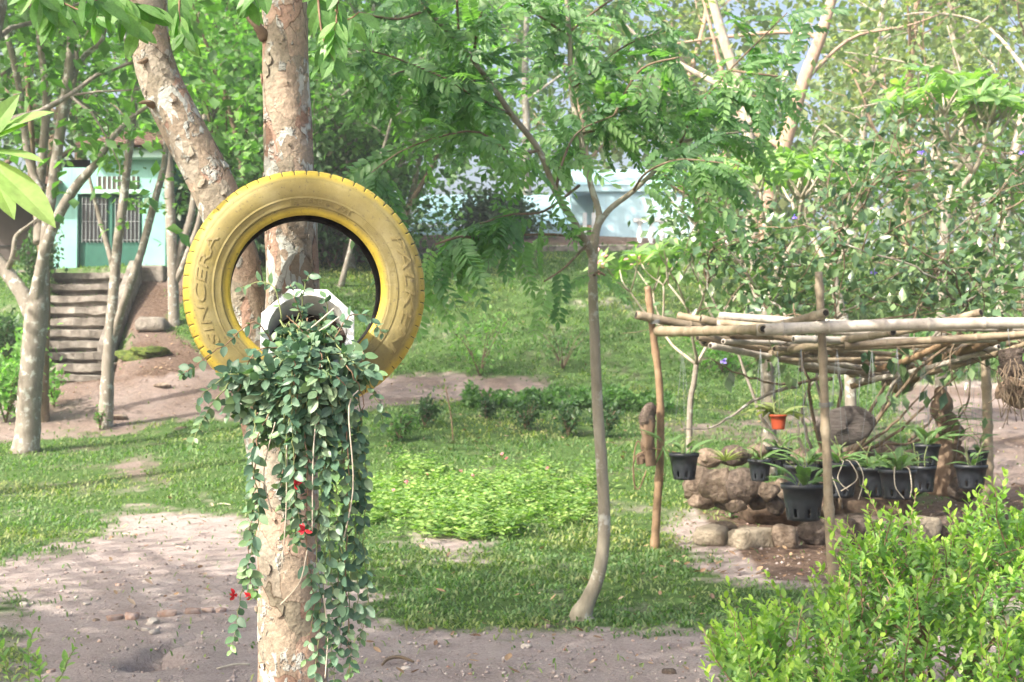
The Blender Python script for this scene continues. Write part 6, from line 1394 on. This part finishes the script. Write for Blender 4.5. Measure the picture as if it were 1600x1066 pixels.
bushlet('garden_shrub', 'yellow-green shrub at the left edge beside the grey tree', 10, 650, 110, 130, 'lime', 911, None, .13, 900, 20.5)
bushlet('garden_shrub', 'dark clipped round bush at the left edge above the yellow-green one', 5, 520, 90, 60, 'dark', 912, None, .11, 900, 24)
bushlet('garden_shrub', 'dark bush at the house wall left of the stairs', 58, 470, 60, 85, 'dark', 913, None, .14, 700, 27)
bushlet('garden_shrub', 'small bright bush between the grey trunk and the stairs', 85, 560, 40, 60, 'lime', 914, None, .12, 130, 21.5)
bushlet('bank_sapling', 'loose leafy sapling at the foot of the grassy bank', 750, 575, 110, 90, 'lime', 915, None, .11, 330, 24.3)
bushlet('bank_sapling', 'low weedy sapling on the bank left of the slender trunk', 880, 560, 90, 70, 'mid', 916, None, .10, 160, 25)
bushlet('weed', 'upright green weed at the edge of the dirt path', 156, 672, 16, 34, 'mid', 917, None, .07, 60)
bushlet('weed', 'small weed among the stones before the pale boulder', 1140, 810, 26, 26, 'lime', 918, None, .06, 60)
bushlet('weed', 'leafy weed by the foot of the pale block in the stone bed', 1150, 775, 18, 30, 'lime', 921, None, .06, 60)
bushlet('garden_shrub', 'green shrub behind the pergola under the frangipani', 1500, 470, 220, 80, 'mid', 919, None, .15, 1000, 27)
bushlet('garden_shrub', 'light shrub left of the pergola on the slope', 1130, 520, 120, 90, 'lime', 920, None, .14, 500, 25)
bushlet('garden_shrub', 'sunlit shrub below the leaning trunks', 1250, 400, 260, 150, 'olive', 922, None, .2, 1300, 30)
bushlet('garden_shrub', 'sunlit yellowish shrub behind the dark shrub at the far right', 1430, 380, 300, 160, 'olive', 923, None, .2, 1500, 31)
b = gpt(708, 690, 10); root = empty('staked_sapling', b, 'thin bare-stemmed sapling with a small leafy top on the lawn', 'sapling'); r = rg(3)
MB().tube(spline([b, b+Vector((-.03, 0, .35)), b+Vector((-.10, 0, .72))], 10), .008, 6).build('stem', M['stembrown'], root)
P = np.array([b+Vector((-.10, 0, .7)) for _ in range(26)])+r.normal(size=(26, 3))*.07; cloud('leaves', P, nrm(r.normal(size=(26, 3))), nrm(r.normal(size=(26, 3))+[0, 0, 1]), np.full(26, .06), LEAF4, M['olive'], root)
# spiky bromeliad on the bed edge
b = at(1133, 722, 12.6*PD/9.5); root = empty('spiky_plant', b, 'spiky pale rosette growing on the boulders', 'plant'); me = leaf_me('spike_leaf', leaf_mesh(.11, .3, .25, 6, .3), M['yellowleaf'])
for k in range(18): a = k*2.4; put('leaf', me, b, Vector((math.cos(a), math.sin(a), .35+1.0*r.random())), Vector((-math.cos(a)*.4, -math.sin(a)*.4, 1)), .17+.1*r.random(), root)

# ------------------------------------------------------------------ brick rubble and chips by the washed-out hole
r = rg(29); i = 0
RB = [(262,962,.075,'brick','brick piece at the head of the gully above the hole'),(238,975,.07,'stonepale','flat pale stone slab lying left of the brick piece at the gully head'),(205,966,.075,'brick','broken brick lying left of the flat pale slab'),(180,968,.06,'brick','weathered brick fragment at the left end of the rubble line'),(300,958,.06,'brick','brick fragment just right of the brick piece at the gully head'),(325,956,.05,'brick','brick fragment next to the right end of the rubble line'),(345,956,.045,'brick','last brick fragment of the rubble line beside the trunk'),(242,990,.05,'stonepale','stone wedged in the gully above the hole'),(228,985,.035,'stonepale','small pebble left of the stone wedged in the gully'),
      (150,970,.03,'rockw','grey pebble left of the rubble line'),(134,945,.03,'stonepale','white pebble chip on bare soil at the left'),(38,947,.05,'stonepale','pinkish stone at the left edge in the grass'),(93,950,.025,'brick','tiny red brick chip on the soil at the left'),(185,915,.03,'brick','red brick chip on the soil above the rubble line'),(158,895,.03,'brick','pale brick chip on the soil far left of the trunk'),(165,905,.022,'rockw','small dark clod near the red brick chip'),(272,852,.03,'stonepale','whitish chip on the sparse grass left of the trunk'),(80,1050,.03,'brick','red chip beside the leafy sprig'),
      (635,1046,.035,'stonepale','white chip on the soil right of the trailing plant'),(822,1012,.045,'stonepale','pale flat chip on the soil left of the slender trunk'),(1045,1052,.05,'rockd','dark clod on the soil at the bottom'),(788,1052,.02,'stonepale','small pale pebble at the bottom edge'),(828,858,.05,'dead','curled brown leaf on grass'),(855,980,.03,'brick','terracotta chip at the soil edge left of the slender trunk base')]
for (px, py, s, m_, lb) in RB:
    if m_ == 'dead': continue
    p = gpt(px, py, 5); tag(rock('brick_fragment' if m_ == 'brick' else 'stone_chip', (p.x, p.y, p.z+s*.12), s*.85, s*.6, s*.42, M[m_], 950+i, None, .6 if m_ == 'brick' else .2, .3, 2, r.random()*3), lb, 'rubble', 'rubble on the bare soil'); i += 1
# curled strip of bark
p = gpt(625, 1040, 5); q = [p+Vector((-.09, -.03, .01)), p+Vector((-.06, .03, .03)), p+Vector((0, .06, .03)), p+Vector((.07, .03, .012))]
tag(MB().tube(spline(q, 12), [.006+.004*math.sin(k/11*3.14) for k in range(12)], 6).build('bark_strip', M['bark_dark']), 'dark curved bark strip on the soil beside the white chip', 'bark')
for k, (px, py, a, lb) in enumerate(((200,838,.6,'pale dry stick near the grass edge left of the trunk'),(293,812,-.5,'curved pale dry leaf stalk on the grass left of the trunk'),(282,858,.9,'short pale stick beside the whitish chip'),(350,790,.5,'thin pale stalk at the grass edge by the trunk'),(365,1045,-.6,'white splinter on the soil near the trunk foot'))):
    p = gpt(px, py, 5); v = Vector((math.cos(a), -math.sin(a), 0))*.09; tag(MB().tube(spline([p-v+Vector((0,0,.012)), p+Vector((0,.01,.02)), p+v+Vector((0,0,.012))], 8), .006, 5).build('dry_stick', M['root']), lb, 'stick', 'dry sticks on the soil')
# ------------------------------------------------------------------ thin haze volume added to imitate lens veiling glare
def make_haze():
    hb = MB(); hb.box((-150, -9, -3), (150, 205, 34)); m = bpy.data.materials.new('glare_veil'); m.use_nodes = True; N = m.node_tree.nodes; N.remove(N['Principled BSDF'])
    v = N.new('ShaderNodeVolumePrincipled'); v.inputs['Color'].default_value = (.93, .96, 1, 1); v.inputs['Density'].default_value = .0020; v.inputs['Anisotropy'].default_value = .3
    m.node_tree.links.new(v.outputs[0], N['Material Output'].inputs['Volume']); o = hb.build('haze', m, None, False); o['kind'] = 'stuff'; o['label'] = 'thin pale haze standing in for lens veiling glare'; o['category'] = 'haze'
make_haze()
